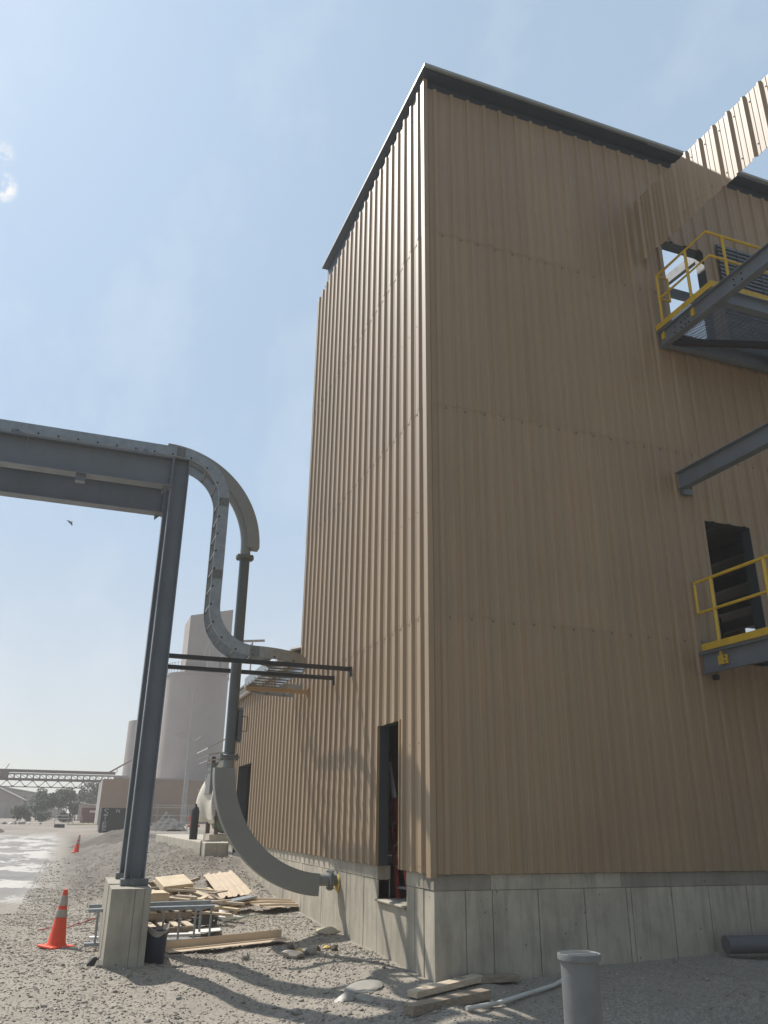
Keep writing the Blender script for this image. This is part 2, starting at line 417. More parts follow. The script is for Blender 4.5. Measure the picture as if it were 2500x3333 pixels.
ys = list(np.concatenate([[-60,-30,-18,-13,-11], np.arange(-10, 14.01, .09), np.arange(14.3, 34, .35), np.arange(34.5, 64, 1.), [66,70,75,80,88,95,103,112,130,160,200,300,500,900,1500]]))
g = MB(); nx = len(xs)
g.v = [(x, y, gzw(x, y)) for y in ys for x in xs]
for j in range(len(ys)-1):
    for i in range(nx-1):
        a = j*nx+i; g.f.append((a, a+1, a+1+nx, a+nx))
g.m = [0]*len(g.f)
tag(g.build('ground', M['ground'], smooth=180), kind='structure')

# loose stones lying on the gravel
def rocks_mesh(name, places, sizes, material, seed=3):
    r = np.random.default_rng(seed)
    t = (1+5**.5)/2
    ico = np.array([(-1,t,0),(1,t,0),(-1,-t,0),(1,-t,0),(0,-1,t),(0,1,t),(0,-1,-t),(0,1,-t),(t,0,-1),(t,0,1),(-t,0,-1),(-t,0,1)])/1.9
    fc = np.array([(0,11,5),(0,5,1),(0,1,7),(0,7,10),(0,10,11),(1,5,9),(5,11,4),(11,10,2),(10,7,6),(7,1,8),(3,9,4),(3,4,2),(3,2,6),(3,6,8),(3,8,9),(4,9,5),(2,4,11),(6,2,10),(8,6,7),(9,8,1)])
    n = len(places); V = np.empty((n, 12, 3))
    jit = 1 + r.uniform(-.32, .32, (n, 12, 1))
    sc3 = np.stack([r.uniform(.7, 1.4, n), r.uniform(.6, 1.1, n), r.uniform(.38, .75, n)], 1)*sizes[:, None]
    P = ico[None]*jit*sc3[:, None, :]
    a = r.uniform(0, 6.28, n); tl = r.uniform(-.5, .5, n)
    ca, sa, ct, st = np.cos(a), np.sin(a), np.cos(tl), np.sin(tl)
    x, y, z = P[..., 0], P[..., 1], P[..., 2]
    y, z = y*ct[:, None]-z*st[:, None], y*st[:, None]+z*ct[:, None]
    V[..., 0] = x*ca[:, None]-y*sa[:, None]; V[..., 1] = x*sa[:, None]+y*ca[:, None]; V[..., 2] = z
    V += np.array(places)[:, None, :]
    F = (fc[None]+12*np.arange(n)[:, None, None]).reshape(-1, 3)
    me = DATA.meshes.new(name); me.vertices.add(n*12); me.vertices.foreach_set('co', V.reshape(-1))
    me.loops.add(F.size); me.loops.foreach_set('vertex_index', F.reshape(-1).astype(np.int32))
    me.polygons.add(len(F)); me.polygons.foreach_set('loop_start', np.arange(0, F.size, 3, dtype=np.int32))
    me.update(calc_edges=True); me.materials.append(material)
    o = DATA.objects.new(name, me); COL.objects.link(o); return o
pl = []; sz = []
def dens(x, y):
    d = .35 + .65*(0.5+.5*math.sin(1.1*x+.7*y+.6)*math.sin(.9*y-.5*x))
    if x < -3.6: d *= .75
    if x > -.6 and y < 1: d *= .30 + .3*(y < -2)
    if y > 7: d *= .95
    return d
k = 0
while len(pl) < 60000 and k < 400000:
    k += 1
    y = random.uniform(-3.2, 13) if random.random() < .7 else random.uniform(6, 27); x = random.uniform(-6.2, 3.2)
    if x > -.03 and y > -.03: continue
    if y < -1 and x > 3.2: continue
    if y > 8 and x < -4.6: continue
    if y > 13 and random.random() < (y-13)/14: continue
    if y > 8 and x > -3.8 and random.random() < .45: continue
    keep = dens(x, y)*(1 if y < 6 else .85)
    if random.random() > keep: continue
    s_ = .005 + .0075*random.random()**2 + .0007*max(0, y-6)*random.random() + (.018*random.random() if random.random() < .03 else 0)
    pl.append((x, y, gzw(x, y) + s_*.15)); sz.append(s_*1.3)
tag(rocks_mesh('loose_gravel', pl, np.array(sz), M['stone']), 'pale crushed gravel scattered over the dusty ground', 'gravel', kind='stuff')

# ------------------------------------------------------------------ corrugated siding
PIT = .3048
def prof_h(s, phase):
    """height of the panel profile at along-wall coordinate s"""
    pts = []
    return pts
def siding(mb, P, s0, s1, zb, zt, phase, openings=(), laps=(3.03, 6.04, 9.05), lap_d=.0045, rib=.036):
    """P(s, h, z) -> world; h = outward. openings: (sa, sb, za, zb)"""
    brk = []
    k = math.floor((s0-phase)/PIT)-1
    while phase + k*PIT < s1 + PIT:
        c = phase + k*PIT
        for d, h in ((-.044,0.),(-.025,rib),(.025,rib),(.044,0.),(.088,0.),(.096,.005),(.118,.005),(.126,0.),(.180,0.),(.188,.005),(.210,.005),(.218,0.)):
            brk.append((c+d, h))
        k += 1
    def hh(s):
        for (a, ha), (b, hb) in zip(brk, brk[1:]):
            if a <= s <= b: return ha + (hb-ha)*(s-a)/(b-a) if b > a else ha
        return 0.
    S = sorted(set([s0, s1] + [q for q, _ in brk if s0 < q < s1] + [e for o in openings for e in o[:2] if s0 < e < s1]))
    tiers = [z for z in laps if zb < z < zt]
    lev = [zb] + tiers + [zt]
    for a, b in zip(S, S[1:]):
        if b-a < 1e-6: continue
        mid = (a+b)/2; ha, hb = hh(a), hh(b)
        for t, (za, zc) in enumerate(zip(lev, lev[1:])):
            cuts = [(za, zc)]
            for oa, ob, oz0, oz1 in openings:
                if oa <= mid <= ob:
                    nc = []
                    for u, v_ in cuts:
                        if oz1 <= u or oz0 >= v_: nc.append((u, v_)); continue
                        if oz0 > u: nc.append((u, oz0))
                        if oz1 < v_: nc.append((oz1, v_))
                    cuts = nc
            for u, v_ in cuts:
                d0 = lap_d*(1-(u-za)/(zc-za)); d1 = lap_d*(1-(v_-za)/(zc-za))
                zo = -.012 if (t > 0 and u == za) else 0
                mb.add([P(a, ha+d0, u+zo), P(b, hb+d0, u+zo), P(b, hb+d1, v_), P(a, ha+d1, v_)], [(0,1,2,3)])
def screws(mb, P, s0, s1, phase, zs, openings=(), m=1, off=.10):
    k = math.floor((s0-phase)/PIT)
    while phase + k*PIT < s1:
        s = phase + k*PIT + off
        if s0 + .03 < s < s1 - .02:
            for z in zs:
                if any(a-.03 < s < b+.03 and c-.03 < z < d+.03 for a, b, c, d in openings): continue
                j = random.uniform(-.008, .008)
                c = Vector(P(s, .012, z+j)); n = (Vector(P(s, 1, z)) - Vector(P(s, 0, z))).normalized()
                mb.lathe([(.013, -.012), (.013, .0), (.007, .005)], c, 6, m, axis=n)
        k += 1
PL = lambda s, h, z: (-h, s, z)          # left face, x = 0, looking -X
PR = lambda s, h, z: (s, -h, z)          # front face, y = 0, looking -Y

TW, TD, TH = 12.6, 6.57, 12.15
tower = thing('tower_building', 'tall unfinished tower clad in tan corrugated metal siding on a concrete foundation', 'building')
opL = [(.98, 1.80, -1, 1.79)]
mb = MB(); siding(mb, PL, .0, TD, 0, TH, .25, opL)
screws(mb, PL, 0, TD, .25, (.06, 1.45, 2.98, 4.5, 5.99, 7.5, 9.0, 10.5, 12.05), opL)
mb.build('side_wall', [M['siding'], M['screw']], tower, smooth=None)
opR = [(4.53, 5.45, 8.06, 10.22), (4.60, 5.47, 2.72, 4.90)]
mb = MB(); siding(mb, PR, .0, TW, 0, 12.01, .18, opR)
screws(mb, PR, 0, TW, .18, (2.98, 5.99, 9.0), opR)
mb.build('front_wall', [M['siding'], M['screw']], tower)
# corner trim and jamb trims
mb = MB(); mb.prism([(-.037,-.037),(.035,-.037),(.035,-.034),(-.034,-.034),(-.034,.085),(-.037,.085)], (0,0,-.035), (0,0,TH+.02), (1,0,0), (0,1,0))
mb.build('corner_trim', M['siding'], tower)
mb = MB()
for z in (0,): pass
mb.box(-.037, .955, .0, .004, .98, 1.80); mb.box(-.037, 1.80, .0, .004, 1.825, 1.80)
mb.build('door_trim', M['trim'], tower)
# back wall, end bay steel, floors
mb = MB(); PB = lambda s, h, z: (s, TD-.03+h*.2, z)
siding(mb, PB, .05, TW, 0, 7.9, .2, [(11.62, 12.1, 4.9, 5.75), (3.0, 11.0, 2.75, 4.2)]); mb.build('back_wall', M['siding'], tower)  # wide opening is out of view, added to let sunlight onto the floor inside
mb = MB()
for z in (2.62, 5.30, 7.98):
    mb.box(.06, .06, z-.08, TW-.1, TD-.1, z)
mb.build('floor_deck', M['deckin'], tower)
mb = MB(); mb.box(TW-.05, .05, 0, TW-.02, TD-.05, 7.9); mb.build('end_wall', M['interior'], tower)  # unseen wall, added to keep daylight from flooding the interior
fr = MB()
for z in (2.62, 5.30, 7.98):
    for x in (.9, 2.3, 3.7, 5.1, 6.5, 7.9, 9.3, 10.7):
        fr.prism(ib(.25, .12, .012, .01), (x, .12, z-.21), (x, TD-.15, z-.21), (1,0,0), (0,0,1))
for y in (.22, TD-.25):
    for x in (.22, 4.2, 8.8):
        fr.prism(ib(.2, .2, .014, .012), (x, y, -.2), (x, y, 12.1 + .077*(y)), (1,0,0), (0,1,0))
# girts behind the cladding
for z in (1.45, 4.5, 7.5, 10.5, 11.95):
    fr.box(.03, 1.9 if z < 2 else .05, z-.09, .05, TD-.1, z+.09)
    fr.box(.05, .03, z-.09, 4.45, .05, z+.09); fr.box(5.55, .03, z-.09, TW-.05, .05, z+.09)
fr.build('steel_frame', M['steel'], tower)
# door frames (deep channel jambs)
mb = MB()
mb.box(.002, 1.80, -.0, .14, 1.86, 1.80); mb.box(.002, .92, 0, .14, .98, 1.80); mb.box(.002, .98, 1.79, .14, 1.80, 1.90)
mb.build('door_frame', M['jamb'], tower)
for (a, b, c, d) in opR:
    mb = MB(); q = .20
    mb.box(a-.05, .004, c, a, q, d+.12); mb.box(b, .004, c, b+.05, q, d+.12); mb.box(a, .004, d, b, q, d+.12)
    mb.build('door_frame', M['jamb'], tower)
# louvre beside the upper door
mb = MB(); mb.box(5.75, -.045, 8.25, 7.6, -.040, 10.45)
zz = 8.27
while zz < 10.43:
    mb.add([(5.75,-.05,zz+.075),(7.6,-.05,zz+.075),(7.6,-.075,zz),(5.75,-.075,zz),(5.75,-.047,zz+.068),(7.6,-.047,zz+.068),(7.6,-.072,zz-.008),(5.75,-.072,zz-.008)],
           [(0,1,2,3),(4,7,6,5),(0,3,7,4),(1,5,6,2),(3,2,6,7)]); zz += .085
for x in (6.2, 6.7, 7.2): mb.box(x, -.082, 8.25, x+.012, -.070, 10.45)
mb.build('louvre', M['galvdark'], tower)
# roof: sloping deck, pale fascia, eave beams
def rz(y): return 12.27 + .077*(y+.23)
mb = MB()
def slab(x0, y0, x1, y1, lo, hi, m=0):
    mb.add([(x0,y0,rz(y0)+lo),(x1,y0,rz(y0)+lo),(x1,y1,rz(y1)+lo),(x0,y1,rz(y1)+lo),(x0,y0,rz(y0)+hi),(x1,y0,rz(y0)+hi),(x1,y1,rz(y1)+hi),(x0,y1,rz(y1)+hi)],
           [(0,3,2,1),(4,5,6,7),(0,1,5,4),(1,2,6,5),(2,3,7,6),(3,0,4,7)], m)
slab(-.085, -.225, 4.4, 6.0, -.03, .0)
roof = mb.build('roof', M['deck'], tower)
mb = MB()
slab(-.095, -.235, -.087, 6.01, -.040, .010); slab(-.087, -.235, TW, -.227, -.045, .010); slab(4.4, -.225, TW, -.10, -.004, .008)
slab(-.084, -.2265, TW, -.19, -.045, -.040)
mb.build('fascia', M['fascia'], roof)
mb = MB()
slab(.052, .052, TW, .16, -.45, -.035); slab(.052, .16, .16, 5.98, -.62, -.035); slab(-.07, -.16, TW, .05, -.072, -.045)
slab(.17, 5.9, TW, 5.99, -.3, -.035)
for x in (1.5, 3.0): slab(x, .1, x+.1, 5.9, -.3, -.035)
slab(5.2, 1.5, TW, 1.62, -.28, -.05); slab(7.4, .1, 7.5, 5.9, -.28, -.05); slab(8.9, .1, 9.0, 5.9, -.28, -.05)
slab(4.3, 3.4, TW, 3.5, -.28, -.05)
mb.build('roof_beam', M['eave'], roof)
# concrete foundation in form panels
def fpanels(mb, edges, axis, top_mats):
    for i, (a, b) in enumerate(zip(edges, edges[1:])):
        d = [.0, .003, .001, .0045, .002, .0035][i % 6]
        g_ = .005
        if axis == 'x':
            mb.box(a+g_, .03-d, -1.7, b-g_, .32, -.172, 0)
        else:
            mb.box(.03-d, a+g_, -1.7, .21, b-g_, -.172, 0)
fd = MB()
ex = [.03, .42, .76, 1.36, 1.99, 2.59, 2.66, 3.26, 3.83, 4.44, 5.05, 5.66, 6.27, 6.9, 7.5, 8.1, 9.0, 10.2, 11.4, 12.6]
fpanels(fd, ex, 'x', None)
fd.box(.05, .046, -1.7, TW, .30, -.168)
for a, b, m_ in ((.026, .74, 1), (.742, 2.52, 0), (2.522, TW, 1)):
    fd.box(a, .024, -.169, b, .33, -.004, m_)
ey1 = [.335, .60, .86]; ey2 = [1.90, 2.45, 3.05, 3.24, 3.84, 4.53, 5.17, 5.8, 6.45, 7.12, 7.7, 8.22, 8.8, 9.4, 10.0, 10.75]
fpanels(fd, ey1, 'y', None); fpanels(fd, ey2, 'y', None)
fd.box(.046, .335, -1.7, .20, .855, -.17); fd.box(.046, 1.905, -1.7, .20, 10.74, -.17)
fd.box(.0305, .857, -1.7, .31, 1.903, -.43)
fd.box(.024, .335, -.169, .215, .86, -.004); fd.box(.024, 1.90, -.169, .215, 10.75, -.004)
fd.build('foundation', [M['conc'], M['conc2']], tower, bevel=.006)
mb = MB(); mb.box(-.01, .86, -.428, .6, 1.90, -.40); mb.build('sill', M['conc'], tower, bevel=.01)

# ------------------------------------------------------------------ low annex behind
annex = thing('annex_building', 'low tan corrugated building adjoining the far side of the tower with sloping roof', 'building', (0, 10, 0))
opA = [(10.85, 12.55, -1, 1.80)]
mb = MB(); siding(mb, PL, TD+.005, 13.4, 0, 3.70, .25, opA, laps=(3.03,)); screws(mb, PL, TD, 13.4, .25, (.06, 1.45, 2.98), opA)
mb.build('side_wall', [M['siding'], M['screw']], annex)
mb = MB(); mb.box(.02, 13.37, -.5, 6, 13.40, 3.6); mb.build('end_wall', M['siding'], annex)
mb = MB(); mb.box(.002, 12.55, -.3, .26, 12.62, 1.82); mb.box(.002, 10.78, -.3, .26, 10.85, 1.82); mb.box(.002, 10.85, 1.8, .26, 12.55, 1.9)
mb.build('door_frame', M['jamb'], annex)
mb = MB(); mb.box(.03, 12.6, -1.7, .3, 13.4, -.004); mb.box(.03, 10.75, -1.7, .3, 12.6, -.30); mb.build('foundation', M['conc'], annex)
mb = MB()   # ribbed roof sheet sloping up away from the eave
S = np.arange(TD-.15, 13.7, .1524)
for i, (a, b) in enumerate(zip(S, S[1:])):
    for u, v_, h0, h1 in ((a, a+.05, 0, .04), (a+.05, a+.09, .04, .04), (a+.09, b, .04, 0)):
        mb.add([(-.22, u, 3.72+h0), (-.22, v_, 3.72+h1), (6, v_, 5.4+h1), (6, u, 5.4+h0), (-.22, u, 3.70+h0), (-.22, v_, 3.70+h1), (6, v_, 5.38+h1), (6, u, 5.38+h0)],
               [(0,1,2,3), (4,7,6,5), (0,4,5,1)])
rf = mb.build('roof', M['roofmet'], annex)
mb = MB(); mb.prism(chan(.17, .1, .006), (-.06, TD+.02, 3.61), (-.06, 13.6, 3.61), (-1,0,0), (0,0,1)); mb.build('gutter', M['roofmet'], rf)
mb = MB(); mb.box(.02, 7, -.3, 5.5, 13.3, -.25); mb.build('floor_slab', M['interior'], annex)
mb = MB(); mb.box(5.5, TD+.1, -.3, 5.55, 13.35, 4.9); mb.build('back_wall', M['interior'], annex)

# red ladder leaning inside the tower door
lad = thing('extension_ladder', 'red extension ladder leaning in the dark tower doorway', 'ladder', (.5, 1.3, -.4))
LA = (Vector((.30, 1.40, -.42)), Vector((.30, 2.36, 1.62))); LB = (Vector((.31, 1.84, -.42)), Vector((.31, 2.24, .82)))
for a_, b_ in (LA, LB):
    mb = MB(); mb.bar(a_, b_, .035, .075, (0,1,0)); mb.build('rail', M['red'], lad)
mb = MB(); mb.bar(LA[0].lerp(LA[1], .62), LA[0].lerp(LA[1], .86), .040, .080, (0,1,0)); mb.build('label_plate', M['white'], lad)
for k in range(4):
    t = .12+.2*k; mb = MB(); mb.bar(LA[0].lerp(LA[1], t*.68), LB[0].lerp(LB[1], t), .03, .03); mb.build('rung', M['galv'], lad)
tk = MB(); tk.lathe([(.01, 0), (.8, .02), (.8, 1.5), (.5, 1.75), (.01, 1.8)], (6.4, 3.0, 2.63), 24)
tag(tk.build('process_tank', M['green'], loc=(6.4, 3.0, 2.63), smooth=40), 'dark green tank inside the tower seen through the lower doorway', 'tank')

# ------------------------------------------------------------------ open bay at the right: high siding strip, platforms, beams
band = thing('siding_band', 'high strip of sunlit tan siding projecting from the tower front under the sky', 'cladding', (4.0, 0, 9.5))
mb = MB()
def PBd(s, h, z):       # s runs towards the camera (-Y); top and bottom edges fall slightly
    y = -s
    return (4.0-h, y, z)
brk = []
k = 0; S = []
c = .17
while c < 5.2:
    for d, h in ((-.046,0.),(-.017,.032),(.017,.032),(.046,0.),(.088,0.),(.096,.006),(.118,.006),(.126,0.),(.180,0.),(.188,.006),(.210,.006),(.218,0.)):
        S.append((c+d, h))
    c += PIT
S = [(.045, 0.)] + S
top = lambda s: 10.85 - .095*s; bot = lambda s: 9.52 - .033*s
for (a, ha), (b, hb) in zip(S, S[1:]):
    mb.add([PBd(a, ha, bot(a)), PBd(b, hb, bot(b)), PBd(b, hb, top(b)), PBd(a, ha, top(a))], [(0,1,2,3)])
    mb.add([PBd(a, ha-.003, bot(a)), PBd(b, hb-.003, bot(b)), PBd(b, hb-.003, top(b)), PBd(a, ha-.003, top(a))], [(0,3,2,1)])
    mb.add([PBd(a, ha, top(a)), PBd(b, hb, top(b)), PBd(b, hb-.003, top(b)), PBd(a, ha-.003, top(a))], [(0,1,2,3)])
    mb.add([PBd(a, ha, bot(a)), PBd(b, hb, bot(b)), PBd(b, hb-.003, bot(b)), PBd(a, ha-.003, bot(a))], [(0,3,2,1)])
c = .27
while c < 5.1:
    for f in (.16, .85):
        z = bot(c) + (top(c)-bot(c))*f
        mb.lathe([(.012, -.01), (.012, .002), (.006, .006)], PBd(c, .008, z), 6, 1, axis=(-1,0,0))
    c += PIT
mb.build('siding', [M['siding'], M['screw']], band)
for f, n in ((.17, 'girt'), (.85, 'girt')):
    mb = MB(); za = bot(0)+(top(0)-bot(0))*f; zb_ = bot(5)+(top(5)-bot(5))*f
    mb.prism(chan(.1, .06, .004), (4.008, -.05, za), (4.008, -5.0, zb_), (1,0,0), (0,0,1)); mb.build(n, M['steel'], band)
mb = MB(); mb.prism(ib(.2, .2, .014, .012), (4.19, -4.9, gz(4.2,-4.9)-.1), (4.19, -4.9, 10.3), (1,0,0), (0,1,0)); mb.build('column', M['steel'], band)

def railing(root, x, y0, y1, zt, zm, posts, zb, xe=None, ret=True):
    mb = MB(); r = .024
    pts = [(x, y0, zt), (x, y1, zt)] + ([(xe, y1, zt)] if xe else [])
    mb.tube(pts, r, 10); mb.build('top_rail', M['yellow'], root, smooth=40)
    mb = MB(); pts = [(x, y0, zm), (x, y1, zm)] + ([(xe, y1, zm)] if xe else [])
    mb.tube(pts, r*.9, 10); mb.build('mid_rail', M['yellow'], root, smooth=40)
    for y in posts:
        mb = MB(); mb.tube([(x, y, zb), (x, y, zt-.01)], r, 10)
        mb.box(x-.035, y-.03, zb-.02, x+.055, y+.03, zb+.10)
        mb.build('post', M['yellow'], root, smooth=40)

plat = thing('upper_platform', 'grey steel platform with yellow railing outside the upper tower doorway', 'platform', (4.2, 0, 8))
mb = MB(); mb.prism(ib(.28, .13, .013, .01), (4.2, -.035, 8.005), (4.2, -4.8, 7.985), (1,0,0), (0,0,1))
for a, b in ((.4, .55), (.65, .72), (1.7, 1.85)):
    for z in (-.05, .05):
        mb.lathe([(.012, 0), (.012, .016)], (4.194, -a, 8.0+z), 6, 1, axis=(-1,0,0)); mb.lathe([(.012, 0), (.012, .016)], (4.194, -b, 8.0+z), 6, 1, axis=(-1,0,0))
mb.build('side_beam', [M['steel'], M['bolt']], plat)
for y, nm in ((-1.38, 'cross_beam'), (-.16, 'cross_beam'), (-2.75, 'cross_beam')):
    mb = MB(); mb.prism(ib(.25, .12, .012, .01), (4.22, y, 7.97), (9, y, 7.97), (0,1,0), (0,0,1)); mb.build(nm, M['steel'], plat)
mb = MB(); mb.prism(ang(.09, .01), (4.25, -.30, 7.83), (7.4, -1.30, 7.83), (.3,.95,0), (0,0,1)); mb.build('brace', M['darksteel'], plat)
mb = MB(); mb.prism(ib(.25, .12, .012, .01), (6.4, -1.4, 7.96), (6.4, -.18, 7.96), (1,0,0), (0,0,1)); mb.build('joist', M['steel'], plat)
mb = MB(); mb.prism(ang(.08, .01), (6.4, -.9, 7.82), (7.6, -.9, 7.0), (0,1,0), (.5,0,.8)); mb.build('knee_brace', M['darksteel'], plat)
mb = MB(); y = -.04
while y > -1.31:
    mb.box(4.13, y-.0025, 8.160, 9, y+.0025, 8.180); y -= .036
x = 4.14
while x < 9: mb.box(x, -1.31, 8.1745, x+.006, -.04, 8.1793); x += .1
mb.build('grating', M['galvdark'], plat)
mb = MB(); mb.box(4.135, -1.33, 8.186, 4.141, -.03, 8.29); mb.box(4.141, -1.336, 8.186, 9, -1.330, 8.29); mb.build('toe_plate', M['yellow'], plat)
railing(plat, 4.20, -.14, -1.32, 9.24, 8.78, (-.14, -.84), 8.0, xe=9.0)
mb = MB(); mb.tube([(4.52, -1.32, 8.15), (4.52, -1.32, 9.23)], .024, 10); mb.build('post', M['yellow'], plat, smooth=40)
mb = MB()
mb.tube([(4.20, -.14, 9.24), (4.42, -.14, 9.24), (4.42, -.14, 8.78), (4.20, -.14, 8.78)], .02, 8)
mb.build('end_rail', M['yellow'], plat, smooth=40)

mb = MB(); mb.prism(ib(.28, .14, .014, .01), (4.2, -.034, 5.475), (4.2, -4.8, 5.40), (1,0,0), (0,0,1))
mb.box(4.2, -.1, 5.25, 4.36, -.034, 5.335)
tag(mb.build('steel_beam', M['steel'], loc=(4.2, -.03, 5.475)), 'bare grey steel beam projecting from the tower front between the two platforms', 'beam')

pl2 = thing('lower_platform', 'grey steel platform edge with yellow railing outside the lower tower doorway', 'platform', (4.2, 0, 2.65))
mb = MB(); mb.prism(chan(.28, .09, .012), (4.20, -.034, 2.66), (4.20, -4.8, 2.63), (-1,0,0), (0,0,1)); mb.build('side_beam', M['steel'], pl2)
mb = MB(); mb.prism(ib(.25, .12, .012, .01), (4.22, -2.0, 2.62), (9, -2.0, 2.62), (0,1,0), (0,0,1)); mb.build('cross_beam', M['steel'], pl2)
mb = MB(); mb.box(4.3, -.12, 2.45, 4.36, -.05, 2.52); mb.build('clip', M['bolt'], pl2)
mb = MB(); y = -.04
while y > -4.8:
    mb.box(4.13, y-.003, 2.805, 9, y+.003, 2.835); y -= .04
mb.build('grating', M['galvdark'], pl2)
mb = MB(); mb.box(4.16, -4.8, 2.81, 4.167, -.07, 2.935); mb.build('toe_plate', M['yellow'], pl2)
mb = MB(); mb.tube([(4.19, -4.8, 3.84), (4.19, -.06, 3.84)], .024, 10); mb.build('top_rail', M['yellow'], pl2, smooth=40)
mb = MB(); mb.tube([(4.19, -4.8, 3.39), (4.19, -.06, 3.39)], .022, 10); mb.build('mid_rail', M['yellow'], pl2, smooth=40)
mb = MB(); mb.tube([(4.19, -.06, 3.39), (4.19, -.06, 3.84)], .022, 10); mb.build('end_rail', M['yellow'], pl2, smooth=40)
for y in (-.39, -1.37, -2.6, -3.9):
    mb = MB(); mb.tube([(4.19, y, 2.62), (4.19, y, 3.83)], .026, 10); mb.box(4.150, y-.14, 2.60, 4.172, y+.03, 2.72)
    for dy in (-.10,):
        for z in (2.63, 2.69): mb.lathe([(.013, 0), (.013, .012)], (4.150, y+dy, z), 6, 1, axis=(-1,0,0))
    mb.build('post', [M['yellow'], M['rust']], pl2, smooth=40)

# ------------------------------------------------------------------ pipe rack: two columns on piers, two beams
def column(y, label):
    t = thing('rack_column', label, 'column', (-3.06, y+.1, -.15))
    mb = MB(); mb.prism(ib(.24, .2, .016, .012), (-3.06, y+.1, -.15), (-3.06, y+.1, 5.58), (0,1,0), (1,0,0)); mb.build('post', M['steel'], t)
    mb = MB(); mb.box(-3.06-.16, y-.01, -.225, -3.06+.17, y+.22, -.152); mb.build('base_plate', M['flange'], t)
    for dx in (-.045, .055):
        for dy in (.045, .155):
            mb = MB(); mb.lathe([(.018, 0), (.018, .03), (.010, .031), (.010, .09)], (-3.06+dx, y+dy, -.152), 6); mb.build('anchor_bolt', M['steel'], t)
    mb = MB(); mb.box(-3.06-.125, y+.0, 5.582, -3.06+.125, y+.2, 5.592); mb.build('cap_plate', M['steel'], t)
    return t
column(2.2, 'blue grey steel rack column nearest the camera on the front concrete pier')
column(3.42, 'blue grey steel rack column partly hidden behind the nearer column')
for y0, y1, lab in ((1.80, 2.46, 'stained concrete pier carrying the nearer steel column'), (2.62, 3.85, 'concrete pier half hidden behind the front pier')):
    mb = MB(); mb.box(-3.325, y0+.03, -1.8, -2.885, y1-.005, -.235)
    for xa, xb, dd_ in ((-3.335, -3.062, .003), (-3.058, -2.955, 0.), (-2.951, -2.875, .0015)): mb.box(xa, y0+.02-dd_, -1.8, xb, y1, -.23)
    o = mb.build('concrete_pier', M['pierc'], loc=(-3.1, (y0+y1)/2, -1.1), bevel=.005); tag(o, lab, 'pier')
def rbeam(y, z, lab):
    t = thing('rack_beam', lab, 'beam', (-3.2, y, z))
    mb = MB(); mb.prism(ib(.46, .2, .02, .012), (-3.185, y+.1, z-.23), (-16, y+.1, z-.23), (0,1,0), (0,0,1)); mb.build('girder', M['steel'], t)
    mb = MB(); mb.box(-3.199, y-.01, z-.47, -3.183, y+.21, z+.0)
    for yy in (y+.045, y+.155):
        for k in range(5): mb.lathe([(.016, -.004), (.016, .014), (.009, .022)], (-3.20, yy, z-.41+.085*k), 6, 0, axis=(-1,0,0))
    mb.build('end_plate', M['steel'], t)
    mb = MB(); mb.prism([(0,0),(.09,0),(0,-.09)], (-3.30, y+.088, z-.48), (-3.30, y+.112, z-.48), (1,0,0), (0,0,1)); mb.build('gusset', M['steel'], t)
    mb = MB()
    mb.prism([(0,0),(.085,0),(.085,.42),(0,.42)], (-5.2, y+.006, z-.44), (-5.2, y+.014, z-.44), (.1,0,0), (0,0,1)); mb.build('stiffener', M['steel'], t)
    return t
b1 = rbeam(2.2, 5.59, 'heavy blue grey beam running left from the nearer rack column under the cable tray')
b2 = rbeam(3.42, 5.60, 'heavy blue grey beam running left behind and below the front beam')
mb = MB(); mb.box(-4.50, 2.25, 5.03, -4.37, 2.36, 5.128); mb.build('clip', M['steel'], b1)
# second pair of columns, outside the frame at the left, carries the far ends (kept with the beams they hold)
for b_, y in ((b1, 2.2), (b2, 3.42)):
    mb = MB(); mb.prism(ib(.24, .2, .016, .012), (-12.5, y+.1, -1.3), (-12.5, y+.1, 5.12), (0,1,0), (1,0,0)); mb.build('far_post', M['steel'], b_)

# cross bars from the rack to the tower wall
for y, z, lab in ((3.05, 2.825, 'dark steel angle bar spanning from rack column to tower wall, nearer one'), (4.0, 2.825, 'dark steel angle bar spanning behind the vertical pipe to the tower wall')):
    t = thing('support_bar', lab, 'bar', (-1.5, y, z))
    mb = MB(); mb.prism(ang(.062, .008), (-2.97 if y < 3.5 else -2.85, y, z-.062), (-.06, y, z-.062), (0,1,0), (0,0,1)); mb.build('angle', M['darksteel'], t)
    mb = MB(); mb.box(-.065, y-.02, z-.15, -.036, y+.075, z+.003); mb.build('end_bracket', M['darksteel'], t)
    if y < 3:
        mb = MB(); mb.box(-2.96, 2.40, z-.12, -2.85, 4.06, z-.064); mb.build('carrier', M['darksteel'], t)
mb = MB(); mb.prism([(0,0),(.06,0),(.06,.07),(0,.07)], (-1.22, 5.72, 2.76), (-.05, 5.72, 2.76), (0,1,0), (0,0,1)); mb.box(-.055, 5.70, 2.70, -.036, 5.80, 2.85)
tag(mb.build('strut_channel', M['trim'], loc=(-.6, 5.75, 2.79)), 'pale tan strut holding the far end of the cable tray at the wall', 'strut')

